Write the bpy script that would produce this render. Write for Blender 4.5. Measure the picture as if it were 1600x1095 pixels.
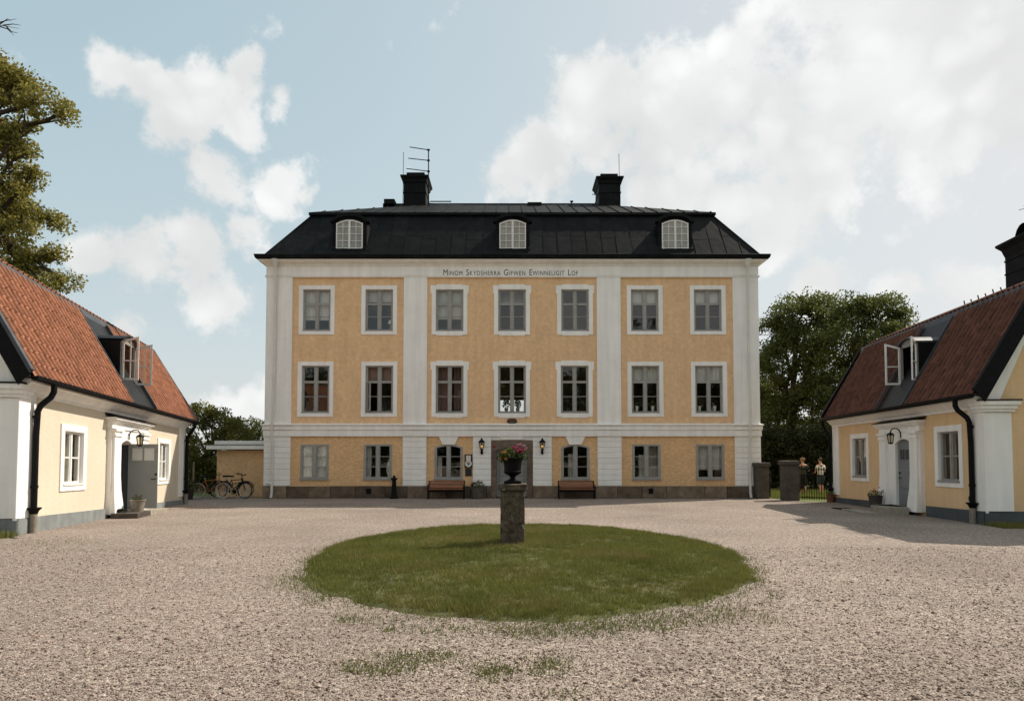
import bpy, bmesh, math, random
import numpy as np
from mathutils import Vector, Matrix, noise as mnoise
R = math.radians
random.seed(7); rng = np.random.default_rng(11)
for o in list(bpy.data.objects): bpy.data.objects.remove(o)
SC = bpy.context.scene
COL = SC.collection

# ------------------------------------------------------------------ camera
PITCH = R(2.3); FPX = 1000.0; EYE = 1.6; VC = 720 - FPX*math.tan(PITCH)
cd = bpy.data.cameras.new('camera'); cam = bpy.data.objects.new('camera', cd); COL.objects.link(cam)
cd.sensor_width = 36; cd.lens = 36*FPX/1600; cd.shift_y = (VC-547.5)/1600; cd.clip_end = 3000; cd.clip_start = .05
cam.location = (0, 0, EYE); cam.rotation_euler = (R(90)+PITCH, 0, 0); SC.camera = cam
def ray(u, v):
    x = (u-800)/FPX; y = (VC-v)/FPX
    return Vector((x, math.cos(PITCH)-y*math.sin(PITCH), math.sin(PITCH)+y*math.cos(PITCH)))
def at(u, v, Y):
    d = ray(u, v); t = Y/d.y
    return Vector((d.x*t, Y, EYE+d.z*t))
def gnd(u, v, z=0.0):
    d = ray(u, v); t = (z-EYE)/d.z
    return Vector((d.x*t, d.y*t, z))

# ------------------------------------------------------------------ sun, sky, exposure
SUN_EL = R(45.5); SUN_TH = R(30)          # from the right, a little behind the manor
sdir = Vector((math.cos(SUN_EL)*math.cos(SUN_TH), math.cos(SUN_EL)*math.sin(SUN_TH), math.sin(SUN_EL)))
sl = bpy.data.lights.new('sun', 'SUN'); sl.energy = 3.95; sl.angle = R(.53); sl.color = (1, .91, .78)
sun = bpy.data.objects.new('sun', sl); COL.objects.link(sun); sun.location = (40, 30, 60)
sun.rotation_euler = sdir.to_track_quat('Z', 'Y').to_euler()
SC.view_settings.view_transform = 'Standard'; SC.view_settings.look = 'None'
SC.view_settings.exposure = 0.55; SC.view_settings.gamma = 1.0; SC.view_settings.use_curve_mapping = False
CY = SC.cycles; CY.max_bounces = 7; CY.diffuse_bounces = 4; CY.glossy_bounces = 3; CY.transmission_bounces = 4; CY.transparent_max_bounces = 14
W = bpy.data.worlds.new('World'); SC.world = W; W.use_nodes = True
def build_world():
    nt = W.node_tree; N = nt.nodes; L = nt.links; N.clear()
    out = N.new('ShaderNodeOutputWorld'); bg = N.new('ShaderNodeBackground'); ST = .11
    bg.inputs[1].default_value = ST; L.new(bg.outputs[0], out.inputs[0])
    sky = N.new('ShaderNodeTexSky'); sky.sky_type = 'NISHITA'; sky.sun_disc = False
    sky.sun_elevation = SUN_EL; sky.sun_rotation = math.atan2(sdir.x, sdir.y)
    sky.air_density = 1.0; sky.dust_density = 1.6; sky.ozone_density = 1.0
    hs = N.new('ShaderNodeHueSaturation'); hs.inputs['Saturation'].default_value = .98; hs.inputs['Value'].default_value = .93
    hs.inputs['Hue'].default_value = .468
    L.new(sky.outputs[0], hs.inputs['Color'])
    tc = N.new('ShaderNodeTexCoord'); D = tc.outputs['Generated']
    def noise(scale, det, vec, rough=.55):
        n = N.new('ShaderNodeTexNoise'); n.inputs['Scale'].default_value = scale; n.inputs['Detail'].default_value = det
        n.inputs['Roughness'].default_value = rough; L.new(vec, n.inputs['Vector']); return n
    def vm(op, a, b):
        n = N.new('ShaderNodeVectorMath'); n.operation = op
        for i, q in enumerate((a, b)):
            if hasattr(q, 'links'): L.new(q, n.inputs[i])
            else: n.inputs[i].default_value = q
        return n.outputs['Value'] if op in ('DISTANCE', 'DOT_PRODUCT') else n.outputs[0]
    def w1x(v):
        n = N.new('ShaderNodeSeparateXYZ'); L.new(v, n.inputs[0]); return n.outputs[2]
    def mt(op, a, b, c=None):
        n = N.new('ShaderNodeMath'); n.operation = op
        for i, q in enumerate((a, b, c)):
            if q is None: continue
            if hasattr(q, 'links'): L.new(q, n.inputs[i])
            else: n.inputs[i].default_value = q
        return n.outputs[0]
    def mr(v, a, b, c, d, smooth=False):
        n = N.new('ShaderNodeMapRange'); n.clamp = True
        if smooth: n.interpolation_type = 'SMOOTHSTEP'
        L.new(v, n.inputs[0])
        for i, q in enumerate((a, b, c, d)): n.inputs[i+1].default_value = q
        return n.outputs[0]
    w1 = vm('SUBTRACT', noise(5.5, 2.5, D, .6).outputs['Color'], (.5, .5, .5))
    wd = vm('MULTIPLY_ADD', w1, (.10, .10, .10)); L.new(D, wd.node.inputs[2])
    blobs = [(165,112,48),(225,125,62),(300,150,85),(378,118,46),(375,180,55),(290,215,55),(440,165,24),
        (425,278,58),(345,290,58),(467,296,26),(300,385,70),(375,365,55),(225,420,66),(330,455,70),(150,415,34),
        (330,640,60),(420,620,50),(235,520,40),
        (850,255,72),(790,280,44),(950,190,92),(1045,125,78),(1060,245,125),(1180,180,140),(1200,40,95),(1345,120,150),(1490,60,170),
        (1440,215,110),(1620,150,130),(1190,320,90),(1275,270,80),(1400,-80,170),
        (1420,450,36),(1500,440,52),(1590,455,56),(1290,455,44),(-150,420,110)]
    acc = None
    for (u, v, r) in blobs:
        d = ray(u, v); ln = d.length; d.normalize()
        q = mt('MULTIPLY_ADD', vm('DISTANCE', wd, tuple(d)), -1/((1.42 if u < 700 else 1.72)*r/FPX/ln**1.45), 1)
        acc = q if acc is None else mt('MAXIMUM', acc, q)
    acc = mt('MAXIMUM', acc, 0)
    sep = N.new('ShaderNodeSeparateXYZ'); L.new(D, sep.inputs[0])
    # the rest of the sky (outside the view) carries the same broken cumulus
    fb = noise(10, 9, D, .7).outputs['Fac']
    gen = mr(noise(2.6, 2, wd).outputs['Fac'], .40, .62, 0, .95)
    outv = mr(sep.outputs['Y'], .05, .4, 1, 0); up = mr(sep.outputs['Z'], .72, .9, 0, 1)
    gen = mt('MULTIPLY', gen, mt('MAXIMUM', outv, up))
    acc = mt('MAXIMUM', acc, gen)
    vo = N.new('ShaderNodeTexVoronoi'); vo.feature = 'F1'; vo.inputs['Scale'].default_value = 15; vo.inputs['Detail'].default_value = 1.5; vo.inputs['Roughness'].default_value = .55; L.new(wd, vo.inputs['Vector'])
    puff = vo.outputs['Distance']
    dens = mt('ADD', mr(acc, 0, .72, 0, 1.0), mt('MULTIPLY', mt('SUBTRACT', fb, .5), 2.8))
    dens = mt('ADD', dens, mt('MULTIPLY_ADD', puff, -.4, .17))
    mask = mr(dens, .14, .74, 0, 1, True)
    sh = mr(w1x(w1), -.16, .16, .86, 1.04)
    cv = mt('MULTIPLY', sh, mr(puff, .15, .85, 1.04, .90))
    ccol = vm('SCALE', (.92/ST*.72, .93/ST*.72, .92/ST*.72), (0, 0, 0))
    sc_node = ccol.node; L.new(cv, sc_node.inputs['Scale'])
    mx = N.new('ShaderNodeMix'); mx.data_type = 'RGBA'
    L.new(mt('MULTIPLY', mask, .95), mx.inputs[0]); num = vm('SCALE', hs.outputs[0], (0, 0, 0)); num.node.inputs['Scale'].default_value = 4.0
    den = vm('MULTIPLY_ADD', hs.outputs[0], (.667, .667, .667)); den.node.inputs[2].default_value = (1, 1, 1)
    L.new(vm('DIVIDE', num, den), mx.inputs[6]); L.new(ccol, mx.inputs[7])
    L.new(mx.outputs[2], bg.inputs[0])
build_world()

# ------------------------------------------------------------------ helpers
def tag(o, label=None, cat=None, group=None, kind=None):
    if label: o['label'] = label
    if cat: o['category'] = cat
    if group: o['group'] = group
    if kind: o['kind'] = kind
    return o
def empty(name, loc=(0, 0, 0), rz=0, label=None, cat=None, group=None):
    o = bpy.data.objects.new(name, None); COL.objects.link(o); o.location = loc; o.rotation_euler = (0, 0, rz)
    o.empty_display_size = .2
    return tag(o, label, cat, group)
def link(name, me, parent=None, mat=None):
    if mat and not me.materials: me.materials.append(mat)
    o = bpy.data.objects.new(name, me); COL.objects.link(o)
    if parent: o.parent = parent
    return o
def ident(p): return p
class MB:
    def __init__(s): s.v = []; s.f = []
    def add(s, vs, fs):
        b = len(s.v); s.v += [tuple(p) for p in vs]; s.f += [tuple(b+i for i in f) for f in fs]; return s
    def box(s, x0, x1, y0, y1, z0, z1):
        return s.add([(x0,y0,z0),(x1,y0,z0),(x1,y1,z0),(x0,y1,z0),(x0,y0,z1),(x1,y0,z1),(x1,y1,z1),(x0,y1,z1)],
              [(0,3,2,1),(4,5,6,7),(0,1,5,4),(1,2,6,5),(2,3,7,6),(3,0,4,7)])
    def cbox(s, a0, a1, d0, d1, z0, z1, c):      # box whose outer (d1) edges are chamfered
        return s.add([(a0,d0,z0),(a1,d0,z0),(a1,d0,z1),(a0,d0,z1),(a0,d1-c,z0),(a1,d1-c,z0),(a1,d1-c,z1),(a0,d1-c,z1),
                      (a0+c,d1,z0+c),(a1-c,d1,z0+c),(a1-c,d1,z1-c),(a0+c,d1,z1-c)],
              [(0,1,2,3),(0,4,5,1),(1,5,6,2),(2,6,7,3),(3,7,4,0),(4,8,9,5),(5,9,10,6),(6,10,11,7),(7,11,8,4),(8,11,10,9)])
    def prism(s, pts, d0, d1, axis=1):            # polygon in the two other axes, extruded along axis
        n = len(pts)
        def mk(p, d):
            q = list(p); q.insert(axis, d); return tuple(q)
        vs = [mk(p, d0) for p in pts]+[mk(p, d1) for p in pts]
        return s.add(vs, [tuple(range(n)), tuple(range(2*n-1, n-1, -1))]+[(i, (i+1) % n, n+(i+1) % n, n+i) for i in range(n)])
    def loft(s, loops, caps=True, close=True):
        n = len(loops[0]); vs = [p for l in loops for p in l]; fs = []
        for k in range(len(loops)-1):
            for i in range(n if close else n-1):
                j = (i+1) % n; fs.append((k*n+i, k*n+j, (k+1)*n+j, (k+1)*n+i))
        if caps: fs += [tuple(range(n-1, -1, -1)), tuple(range((len(loops)-1)*n, len(loops)*n))]
        return s.add(vs, fs)
    def tube(s, pts, r, n=8, caps=True):
        pts = [Vector(p) for p in pts]; rs = r if isinstance(r, (list, tuple)) else [r]*len(pts)
        loops = []; prev = None
        for i, p in enumerate(pts):
            t = (pts[min(i+1, len(pts)-1)]-pts[max(i-1, 0)]).normalized()
            if prev is None:
                a = Vector((0, 0, 1)) if abs(t.z) < .9 else Vector((1, 0, 0))
                x = t.cross(a).normalized()
            else: x = (prev-t*prev.dot(t)).normalized()
            prev = x; y = t.cross(x)
            loops.append([p+(x*math.cos(2*math.pi*k/n)+y*math.sin(2*math.pi*k/n))*rs[i] for k in range(n)])
        return s.loft(loops, caps)
    def lathe(s, prof, c=(0, 0, 0), n=16, caps=True):
        return s.loft([[(c[0]+r*math.cos(2*math.pi*k/n), c[1]+r*math.sin(2*math.pi*k/n), c[2]+z) for k in range(n)] for r, z in prof], caps)
    def rects(s, x0, x1, y0, y1, prof, caps=True): # moulding swept round a rectangle: (outward, z)
        return s.loft([[(x0-d, y0-d, z), (x1+d, y0-d, z), (x1+d, y1+d, z), (x0-d, y1+d, z)] for d, z in prof], caps)
    def ball(s, c, r, n=8, m=5):
        rx, ry, rz = r if isinstance(r, tuple) else (r, r, r)
        return s.loft([[(c[0]+rx*math.sin(a)*math.cos(2*math.pi*k/n), c[1]+ry*math.sin(a)*math.sin(2*math.pi*k/n), c[2]-rz*math.cos(a)) for k in range(n)]
                       for a in [math.pi*(i+.02)/(m+.04) for i in range(m+1)]])
    def mesh(s, name, mat, smooth=False, xf=None):
        me = bpy.data.meshes.new(name); me.from_pydata([xf(p) for p in s.v] if xf else s.v, [], s.f)
        bm = bmesh.new(); bm.from_mesh(me); bmesh.ops.recalc_face_normals(bm, faces=bm.faces[:]); bm.to_mesh(me); bm.free()
        if smooth:
            me.polygons.foreach_set('use_smooth', [True]*len(me.polygons))
            try: me.set_sharp_from_angle(angle=R(40))
            except Exception: pass
        if mat: me.materials.append(mat)
        return me
    def build(s, name, mat, parent=None, smooth=False, xf=None): return link(name, s.mesh(name, mat, smooth, xf), parent)
def fast_mesh(name, verts, faces, mat):       # numpy arrays, all faces with the same corner count
    me = bpy.data.meshes.new(name); nv = len(verts); nf, k = faces.shape
    me.vertices.add(nv); me.vertices.foreach_set('co', np.ascontiguousarray(verts, dtype=np.float32).ravel())
    me.loops.add(nf*k); me.loops.foreach_set('vertex_index', np.ascontiguousarray(faces, dtype=np.int32).ravel())
    me.polygons.add(nf); me.polygons.foreach_set('loop_start', np.arange(0, nf*k, k, dtype=np.int32))
    try: me.polygons.foreach_set('loop_total', np.full(nf, k, dtype=np.int32))
    except Exception: pass
    me.update(calc_edges=True); me.validate()
    if mat: me.materials.append(mat)
    return me

# ------------------------------------------------------------------ materials
def M(name, col, rough=.8, var=.12, scale=3, bump=0, bscale=40, metal=0, rnd=0, col2=None, spec=.3, fine=0, stretch=None, streak=0):
    m = bpy.data.materials.new(name); m.use_nodes = True; nt = m.node_tree; N = nt.nodes; L = nt.links
    b = N['Principled BSDF']; b.inputs['Roughness'].default_value = rough; b.inputs['Metallic'].default_value = metal
    b.inputs['Specular IOR Level'].default_value = spec
    tc = N.new('ShaderNodeTexCoord'); vec = tc.outputs['Object']
    oi = N.new('ShaderNodeObjectInfo'); ge = N.new('ShaderNodeNewGeometry')
    if stretch:
        mp = N.new('ShaderNodeMapping'); mp.inputs['Scale'].default_value = stretch; L.new(vec, mp.inputs[0]); vec = mp.outputs[0]
    if rnd:
        av = N.new('ShaderNodeVectorMath'); av.operation = 'MULTIPLY_ADD'; L.new(oi.outputs['Random'], av.inputs[0])
        av.inputs[1].default_value = (17, 29, 23); L.new(vec, av.inputs[2]); vec = av.outputs[0]
    n1 = N.new('ShaderNodeTexNoise'); n1.inputs['Scale'].default_value = scale; n1.inputs['Detail'].default_value = 8
    n1.inputs['Roughness'].default_value = .65; L.new(vec, n1.inputs['Vector'])
    rmp = N.new('ShaderNodeValToRGB'); L.new(n1.outputs['Fac'], rmp.inputs[0])
    c0 = tuple(c*(1-var) for c in col); c1 = col2 if col2 else tuple(min(1, c*(1+var)) for c in col)
    rmp.color_ramp.elements[0].position = .3; rmp.color_ramp.elements[1].position = .7
    rmp.color_ramp.elements[0].color = (*c0, 1); rmp.color_ramp.elements[1].color = (*c1, 1)
    cur = rmp.outputs[0]
    def mul(cur, fac):
        x = N.new('ShaderNodeVectorMath'); x.operation = 'SCALE'; L.new(cur, x.inputs[0]); L.new(fac, x.inputs['Scale']); return x.outputs[0]
    def mapr(v, a, bb, c, d):
        x = N.new('ShaderNodeMapRange'); L.new(v, x.inputs[0])
        for i, q in enumerate((a, bb, c, d)): x.inputs[i+1].default_value = q
        return x.outputs[0]
    if rnd:
        ad = N.new('ShaderNodeMath'); ad.operation = 'ADD'; L.new(oi.outputs['Random'], ad.inputs[0]); L.new(ge.outputs['Random Per Island'], ad.inputs[1])
        fr = N.new('ShaderNodeMath'); fr.operation = 'FRACT'; L.new(ad.outputs[0], fr.inputs[0])
        cur = mul(cur, mapr(fr.outputs[0], 0, 1, 1-rnd, 1+rnd))
    if fine:
        n3 = N.new('ShaderNodeTexNoise'); n3.inputs['Scale'].default_value = bscale; n3.inputs['Detail'].default_value = 4; L.new(vec, n3.inputs['Vector'])
        cur = mul(cur, mapr(n3.outputs['Fac'], .25, .75, 1-fine, 1+fine))
    if streak:       # rain streaks and dirt with a shape of their own
        mp2 = N.new('ShaderNodeMapping'); mp2.inputs['Scale'].default_value = (2.2, 2.2, .16); L.new(tc.outputs['Object'], mp2.inputs[0])
        n4 = N.new('ShaderNodeTexNoise'); n4.inputs['Scale'].default_value = 2.2; n4.inputs['Detail'].default_value = 7; L.new(mp2.outputs[0], n4.inputs['Vector'])
        cur = mul(cur, mapr(n4.outputs['Fac'], .35, .7, 1-streak, 1+streak*.25))
    L.new(cur, b.inputs['Base Color'])
    if bump:
        n2 = N.new('ShaderNodeTexNoise'); n2.inputs['Scale'].default_value = bscale; n2.inputs['Detail'].default_value = 5; L.new(vec, n2.inputs['Vector'])
        bp = N.new('ShaderNodeBump'); bp.inputs['Strength'].default_value = bump; bp.inputs['Distance'].default_value = .02
        L.new(n2.outputs['Fac'], bp.inputs['Height']); L.new(bp.outputs[0], b.inputs['Normal'])
    return m
def leaf_mat(name, col, col2, trans=.35, rough=.55):
    m = bpy.data.materials.new(name); m.use_nodes = True; nt = m.node_tree; N = nt.nodes; L = nt.links
    b = N['Principled BSDF']; b.inputs['Roughness'].default_value = rough; b.inputs['Specular IOR Level'].default_value = .25
    ge = N.new('ShaderNodeNewGeometry'); mx = N.new('ShaderNodeMix'); mx.data_type = 'RGBA'
    tc = N.new('ShaderNodeTexCoord'); n1 = N.new('ShaderNodeTexNoise'); n1.inputs['Scale'].default_value = .8; L.new(tc.outputs['Object'], n1.inputs['Vector'])
    ad = N.new('ShaderNodeMath'); ad.operation = 'MULTIPLY_ADD'; L.new(ge.outputs['Random Per Island'], ad.inputs[0]); ad.inputs[1].default_value = .6
    s2 = N.new('ShaderNodeMath'); s2.operation = 'SUBTRACT'; L.new(n1.outputs['Fac'], s2.inputs[0]); s2.inputs[1].default_value = .3
    L.new(s2.outputs[0], ad.inputs[2]); L.new(ad.outputs[0], mx.inputs[0])
    mx.inputs[6].default_value = (*col, 1); mx.inputs[7].default_value = (*col2, 1); L.new(mx.outputs[2], b.inputs['Base Color'])
    t = N.new('ShaderNodeBsdfTranslucent'); L.new(mx.outputs[2], t.inputs[0]); ms = N.new('ShaderNodeMixShader'); ms.inputs[0].default_value = trans
    L.new(b.outputs[0], ms.inputs[1]); L.new(t.outputs[0], ms.inputs[2]); L.new(ms.outputs[0], N['Material Output'].inputs[0])
    return m
def glass_mat(name, refl=.13, tint=(.86, .88, .87)):
    m = bpy.data.materials.new(name); m.use_nodes = True; nt = m.node_tree; N = nt.nodes; L = nt.links
    N.remove(N['Principled BSDF']); g = N.new('ShaderNodeBsdfGlossy'); g.inputs['Roughness'].default_value = .0
    g.inputs['Color'].default_value = (.95, .95, .95, 1); t = N.new('ShaderNodeBsdfTransparent'); t.inputs[0].default_value = (*tint, 1)
    lw0 = N.new('ShaderNodeLayerWeight'); lw0.inputs['Blend'].default_value = .5; lw = N.new('ShaderNodeMath'); lw.operation = 'POWER'; L.new(lw0.outputs['Facing'], lw.inputs[0]); lw.inputs[1].default_value = 4.5
    ma = N.new('ShaderNodeMath'); ma.operation = 'MULTIPLY_ADD'; L.new(lw.outputs[0], ma.inputs[0]); ma.inputs[1].default_value = .8; ma.inputs[2].default_value = refl
    tc = N.new('ShaderNodeTexCoord'); n2 = N.new('ShaderNodeTexNoise'); n2.inputs['Scale'].default_value = 3.5; L.new(tc.outputs['Object'], n2.inputs['Vector'])
    bp = N.new('ShaderNodeBump'); bp.inputs['Strength'].default_value = .12; bp.inputs['Distance'].default_value = .02
    L.new(n2.outputs['Fac'], bp.inputs['Height']); L.new(bp.outputs[0], g.inputs['Normal'])
    ms = N.new('ShaderNodeMixShader'); L.new(ma.outputs[0], ms.inputs[0]); L.new(t.outputs[0], ms.inputs[1]); L.new(g.outputs[0], ms.inputs[2])
    L.new(ms.outputs[0], N['Material Output'].inputs[0]); return m
def emis_mat(name, col, s):
    m = bpy.data.materials.new(name); m.use_nodes = True; b = m.node_tree.nodes['Principled BSDF']
    b.inputs['Base Color'].default_value = (*col, 1); b.inputs['Emission Color'].default_value = (*col, 1); b.inputs['Emission Strength'].default_value = s
    return m

YEL = M('ochre_stucco', (.76, .505, .285), .9, .08, 1.3, 1.0, 6, fine=.11, streak=.07)
YELR = M('rough_ochre_stucco', (.70, .45, .235), .9, .10, 1.6, 1.0, 7, fine=.2, streak=.04, stretch=(1, 1, 1.7))
WHT = M('white_limewash', (.88, .855, .81), .85, .05, 1.2, .25, 14, streak=.09)
WHTB = M('white_limewash_blocks', (.88, .855, .81), .85, .05, 2, .3, 14, rnd=.025, streak=.06)
OCHSUN = M('sunlit_ochre_limewash', (.64, .565, .445), .9, .05, .8, .4, 10, fine=.03, streak=.04)  # ochre limewash of the other cottage, its sunlit pallor put into the colour
OCHC = M('ochre_limewash', (.74, .51, .29), .9, .08, .8, .4, 10, fine=.04, streak=.07)
PLST = M('plinth_sandstone', (.155, .115, .08), .9, .45, 2.5, .6, 22, rnd=.4, fine=.2)
PLGR = M('plinth_grey_paint', (.22, .235, .235), .85, .2, 2, .3, 15, streak=.2)
PLDK = M('plinth_dark_paint', (.075, .085, .09), .8, .2, 2, .3, 15)
ROOFM = M('black_sheet_metal', (.0065, .0075, .008), .65, .5, 1.6, .5, 3.2, metal=.0, rnd=.3, spec=.10, fine=.25)
FLASH = M('dark_flashing', (.012, .013, .0145), .5, .4, 2, .15, 6, spec=.2)
FLGR = M('grey_flashing', (.065, .07, .08), .55, .3, 3, .15, 8, spec=.25)
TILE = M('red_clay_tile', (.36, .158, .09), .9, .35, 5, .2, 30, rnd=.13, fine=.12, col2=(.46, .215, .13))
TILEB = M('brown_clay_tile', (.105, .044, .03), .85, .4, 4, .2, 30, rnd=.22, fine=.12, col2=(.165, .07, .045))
FRG = M('grey_window_paint', (.31, .30, .28), .65, .14, 5, .1, 30)
FRW = M('white_window_paint', (.72, .71, .68), .55, .06, 5)
DOOR = M('grey_door_paint', (.25, .25, .235), .55, .07, 2, .06, 20)
DOORB = M('blue_grey_door_paint', (.19, .205, .21), .55, .07, 2)
BLK = M('black_iron', (.0065, .0065, .007), .6, .3, 6, .15, 40, spec=.10)
PIPEW = M('white_pipe_paint', (.66, .63, .58), .5, .07, 3)
STONE = M('weathered_stone', (.095, .072, .05), .95, .5, 7, 1.0, 22, col2=(.21, .165, .12), fine=.35)
POSTM = M('gate_post_stone', (.085, .072, .058), .95, .4, 3, .8, 25, fine=.25)
STEP = M('step_stone', (.30, .265, .215), .9, .25, 4, .5, 25, fine=.1)
DSTEP = M('dark_step_stone', (.07, .058, .05), .9, .4, 4, .6, 25)
PORT = M('portal_sandstone', (.15, .11, .082), .9, .35, 3, .6, 18, rnd=.22, fine=.2)
WOOD = M('varnished_bench_wood', (.22, .085, .038), .5, .3, 3, .2, 30, rnd=.22, stretch=(1, 8, 8))
INT = M('interior_plaster', (.32, .27, .19), .9, .1, 1)
INTD = M('interior_floor', (.10, .065, .04), .7, .2, 2)
CURT = M('white_curtain', (.72, .69, .63), .9, .06, 2, .2, 10)
BLIND = M('beige_blind', (.58, .54, .48), .9, .05, 2)
PINKC = M('rose_curtain', (.30, .175, .15), .9, .15, 2)
GLASS = glass_mat('old_window_glass', .075)
GLASSC = glass_mat('cottage_window_glass', .05)
BARK = M('bark', (.055, .042, .03), .95, .4, 4, 1, 18)
CLAY = M('weathered_pot', (.22, .19, .155), .9, .3, 6, .4, 30)
SOIL = M('soil', (.03, .022, .016), .95, .3, 10)
INK = M('black_lettering', (.02, .018, .016), .8)

# ------------------------------------------------------------------ generic building pieces: (a along, d outward, z up)
def wall_grid(mb, a0, a1, z0, z1, holes, d=0, depth=.18):
    A = sorted({a0, a1, *[q for h in holes for q in h[:2]]}); Z = sorted({z0, z1, *[q for h in holes for q in h[2:4]]})
    for i in range(len(A)-1):
        for j in range(len(Z)-1):
            ca, cz = (A[i]+A[i+1])/2, (Z[j]+Z[j+1])/2
            if any(h[0] < ca < h[1] and h[2] < cz < h[3] for h in holes): continue
            mb.add([(A[i], d, Z[j]), (A[i+1], d, Z[j]), (A[i+1], d, Z[j+1]), (A[i], d, Z[j+1])], [(0, 1, 2, 3)])
    for h in holes:
        x0, x1, y0, y1 = h[:4]
        for p, q in (((x0, y0), (x1, y0)), ((x1, y0), (x1, y1)), ((x1, y1), (x0, y1)), ((x0, y1), (x0, y0))):
            mb.add([(p[0], d, p[1]), (q[0], d, q[1]), (q[0], d-depth, q[1]), (p[0], d-depth, p[1])], [(0, 1, 2, 3)])
def wavy(mb, a0, a1, z0, z1, d, amp=.02, waves=5, n=24, zfun=None, slant=0):
    vs = []; 
    for i in range(n+1):
        t = i/n; a = a0+(a1-a0)*t; o = amp*math.sin(t*waves*2*math.pi)+amp*.4*math.sin(t*waves*5.3)
        vs += [(a+slant*0, d+o, z0), (a*(1-slant)+slant*a0, d+o, zfun(a) if zfun else z1)]
    mb.add(vs, [(2*i, 2*i+2, 2*i+3, 2*i+1) for i in range(n)])
def window(par, xf, a0, a1, z0, z1, d, fm, rows=(.34, .67), thick=(), fw=.06, mw=.10, bw=.028, arch=0, glass=None, dep=.06, cols=2, skip=(), tilt=True):
    """frame mesh with its panes; returns the window object"""
    glass = glass or GLASS
    c, hw = (a0+a1)/2, (a1-a0)/2
    zt = lambda a: z1-arch*((a-c)/hw)**2
    mb = MB()
    def strip(p0, p1, dz, off=0):
        n = 8 if arch else 1; xs = [p0+(p1-p0)*i/n for i in range(n+1)]
        mb.prism([(x, zt(x)-off-dz) for x in xs]+[(x, zt(x)-off) for x in reversed(xs)], d-dep, d)
    mb.prism([(a0, z0), (a0+fw, z0), (a0+fw, zt(a0+fw)-fw), (a0, zt(a0)-fw)], d-dep, d)
    mb.prism([(a1-fw, z0), (a1, z0), (a1, zt(a1)-fw), (a1-fw, zt(a1-fw)-fw)], d-dep, d)
    mb.box(a0+fw, a1-fw, d-dep, d-.003, z0, z0+fw*1.15); strip(a0, a1, fw)
    w = (a1-a0-2*fw-(cols-1)*mw)/cols; cs = [(a0+fw+k*(w+mw), a0+fw+k*(w+mw)+w) for k in range(cols)]
    for k in range(cols-1):
        x = cs[k][1]; mb.box(x, x+mw, d-dep, d+.012, z0+fw*1.15, zt(c)-fw-.001)
    H = z1-fw-z0-fw*1.15; zb = z0+fw*1.15
    edges = [zb]+[zb+H*(1-r) for r in reversed(rows)]+[None]
    for i, r in enumerate(rows):
        hh = (.05 if i in thick else bw/2); zz = zb+H*(1-r)
        for x0, x1 in cs: mb.box(x0, x1, d-dep+.01, d+(.006 if i in thick else -.008), zz-hh, zz+hh)
    for k, (x0, x1) in enumerate(cs):      # casement stiles inside the frame
        mb.box(x0, x0+.035, d-dep+.005, d-.005, zb, zt(x0+.035)-fw); mb.box(x1-.035, x1, d-dep+.005, d-.005, zb, zt(x1-.035)-fw)
    o = mb.build('window', fm, par, xf=xf)
    nr = len(rows)+1
    for k, (x0, x1) in enumerate(cs):
        for j in range(nr):
            if (k, j) in skip: continue
            b0 = edges[j]; b1 = edges[j+1]; q = MB(); t = random.uniform(-.006, .006) if tilt else 0; t2 = random.uniform(-.004, .004) if tilt else 0
            dd = d-dep*.55
            xs = [x0+.03, x1-.03] if (b1 is not None or not arch) else [x0+.03+(x1-x0-.06)*i/5 for i in range(6)]
            top = [(x, dd+t2*(1 if i else -1)+t, (b1 if b1 is not None else zt(x)-fw)) for i, x in enumerate(xs)]
            q.add([(x0+.03, dd-t2, b0), (x1-.03, dd+t2, b0)]+top[::-1], [tuple(range(2+len(top)))])
            q.build('pane', glass, o, xf=xf)
    return o
def surround(o, xf, a0, a1, z0, z1, w, d0, d1, mat, ears=0):
    """plaster architrave of four mitred pieces round the opening a0..z1; ears = crossettes"""
    mb = MB(); W_ = w
    for pts in ([(a0-W_, z0-W_), (a1+W_, z0-W_), (a1, z0), (a0, z0)], [(a1+W_, z0-W_), (a1+W_, z1+W_), (a1, z1), (a1, z0)],
                [(a1+W_, z1+W_), (a0-W_, z1+W_), (a0, z1), (a1, z1)], [(a0-W_, z1+W_), (a0-W_, z0-W_), (a0, z0), (a0, z1)]):
        mb.prism(pts, d0, d1)
    if ears:
        e = ears
        for x0, x1 in ((a0-W_-e, a0-W_), (a1+W_, a1+W_+e)):
            mb.box(x0, x1, d0, d1, z1-.18, z1+W_)
        mb.box(a0-W_+.22, a1+W_-.22, d0, d1-.004, z1+W_, z1+W_+e*.9); mb.box(a0-W_+.22, a1+W_-.22, d0, d1-.004, z0-W_-e*.8, z0-W_)
    lin = MB(); e = .012
    lin.box(a0, a0+e, -.19, d1-.006, z0, z1); lin.box(a1-e, a1, -.19, d1-.006, z0, z1); lin.box(a0+e, a1-e, -.19, d1-.006, z1-e, z1); lin.box(a0+e, a1-e, -.19, d1-.006, z0, z0+e)
    lin.build('reveal_lining', mat, o, xf=xf)
    return mb.build('surround', mat, o, xf=xf)

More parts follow.
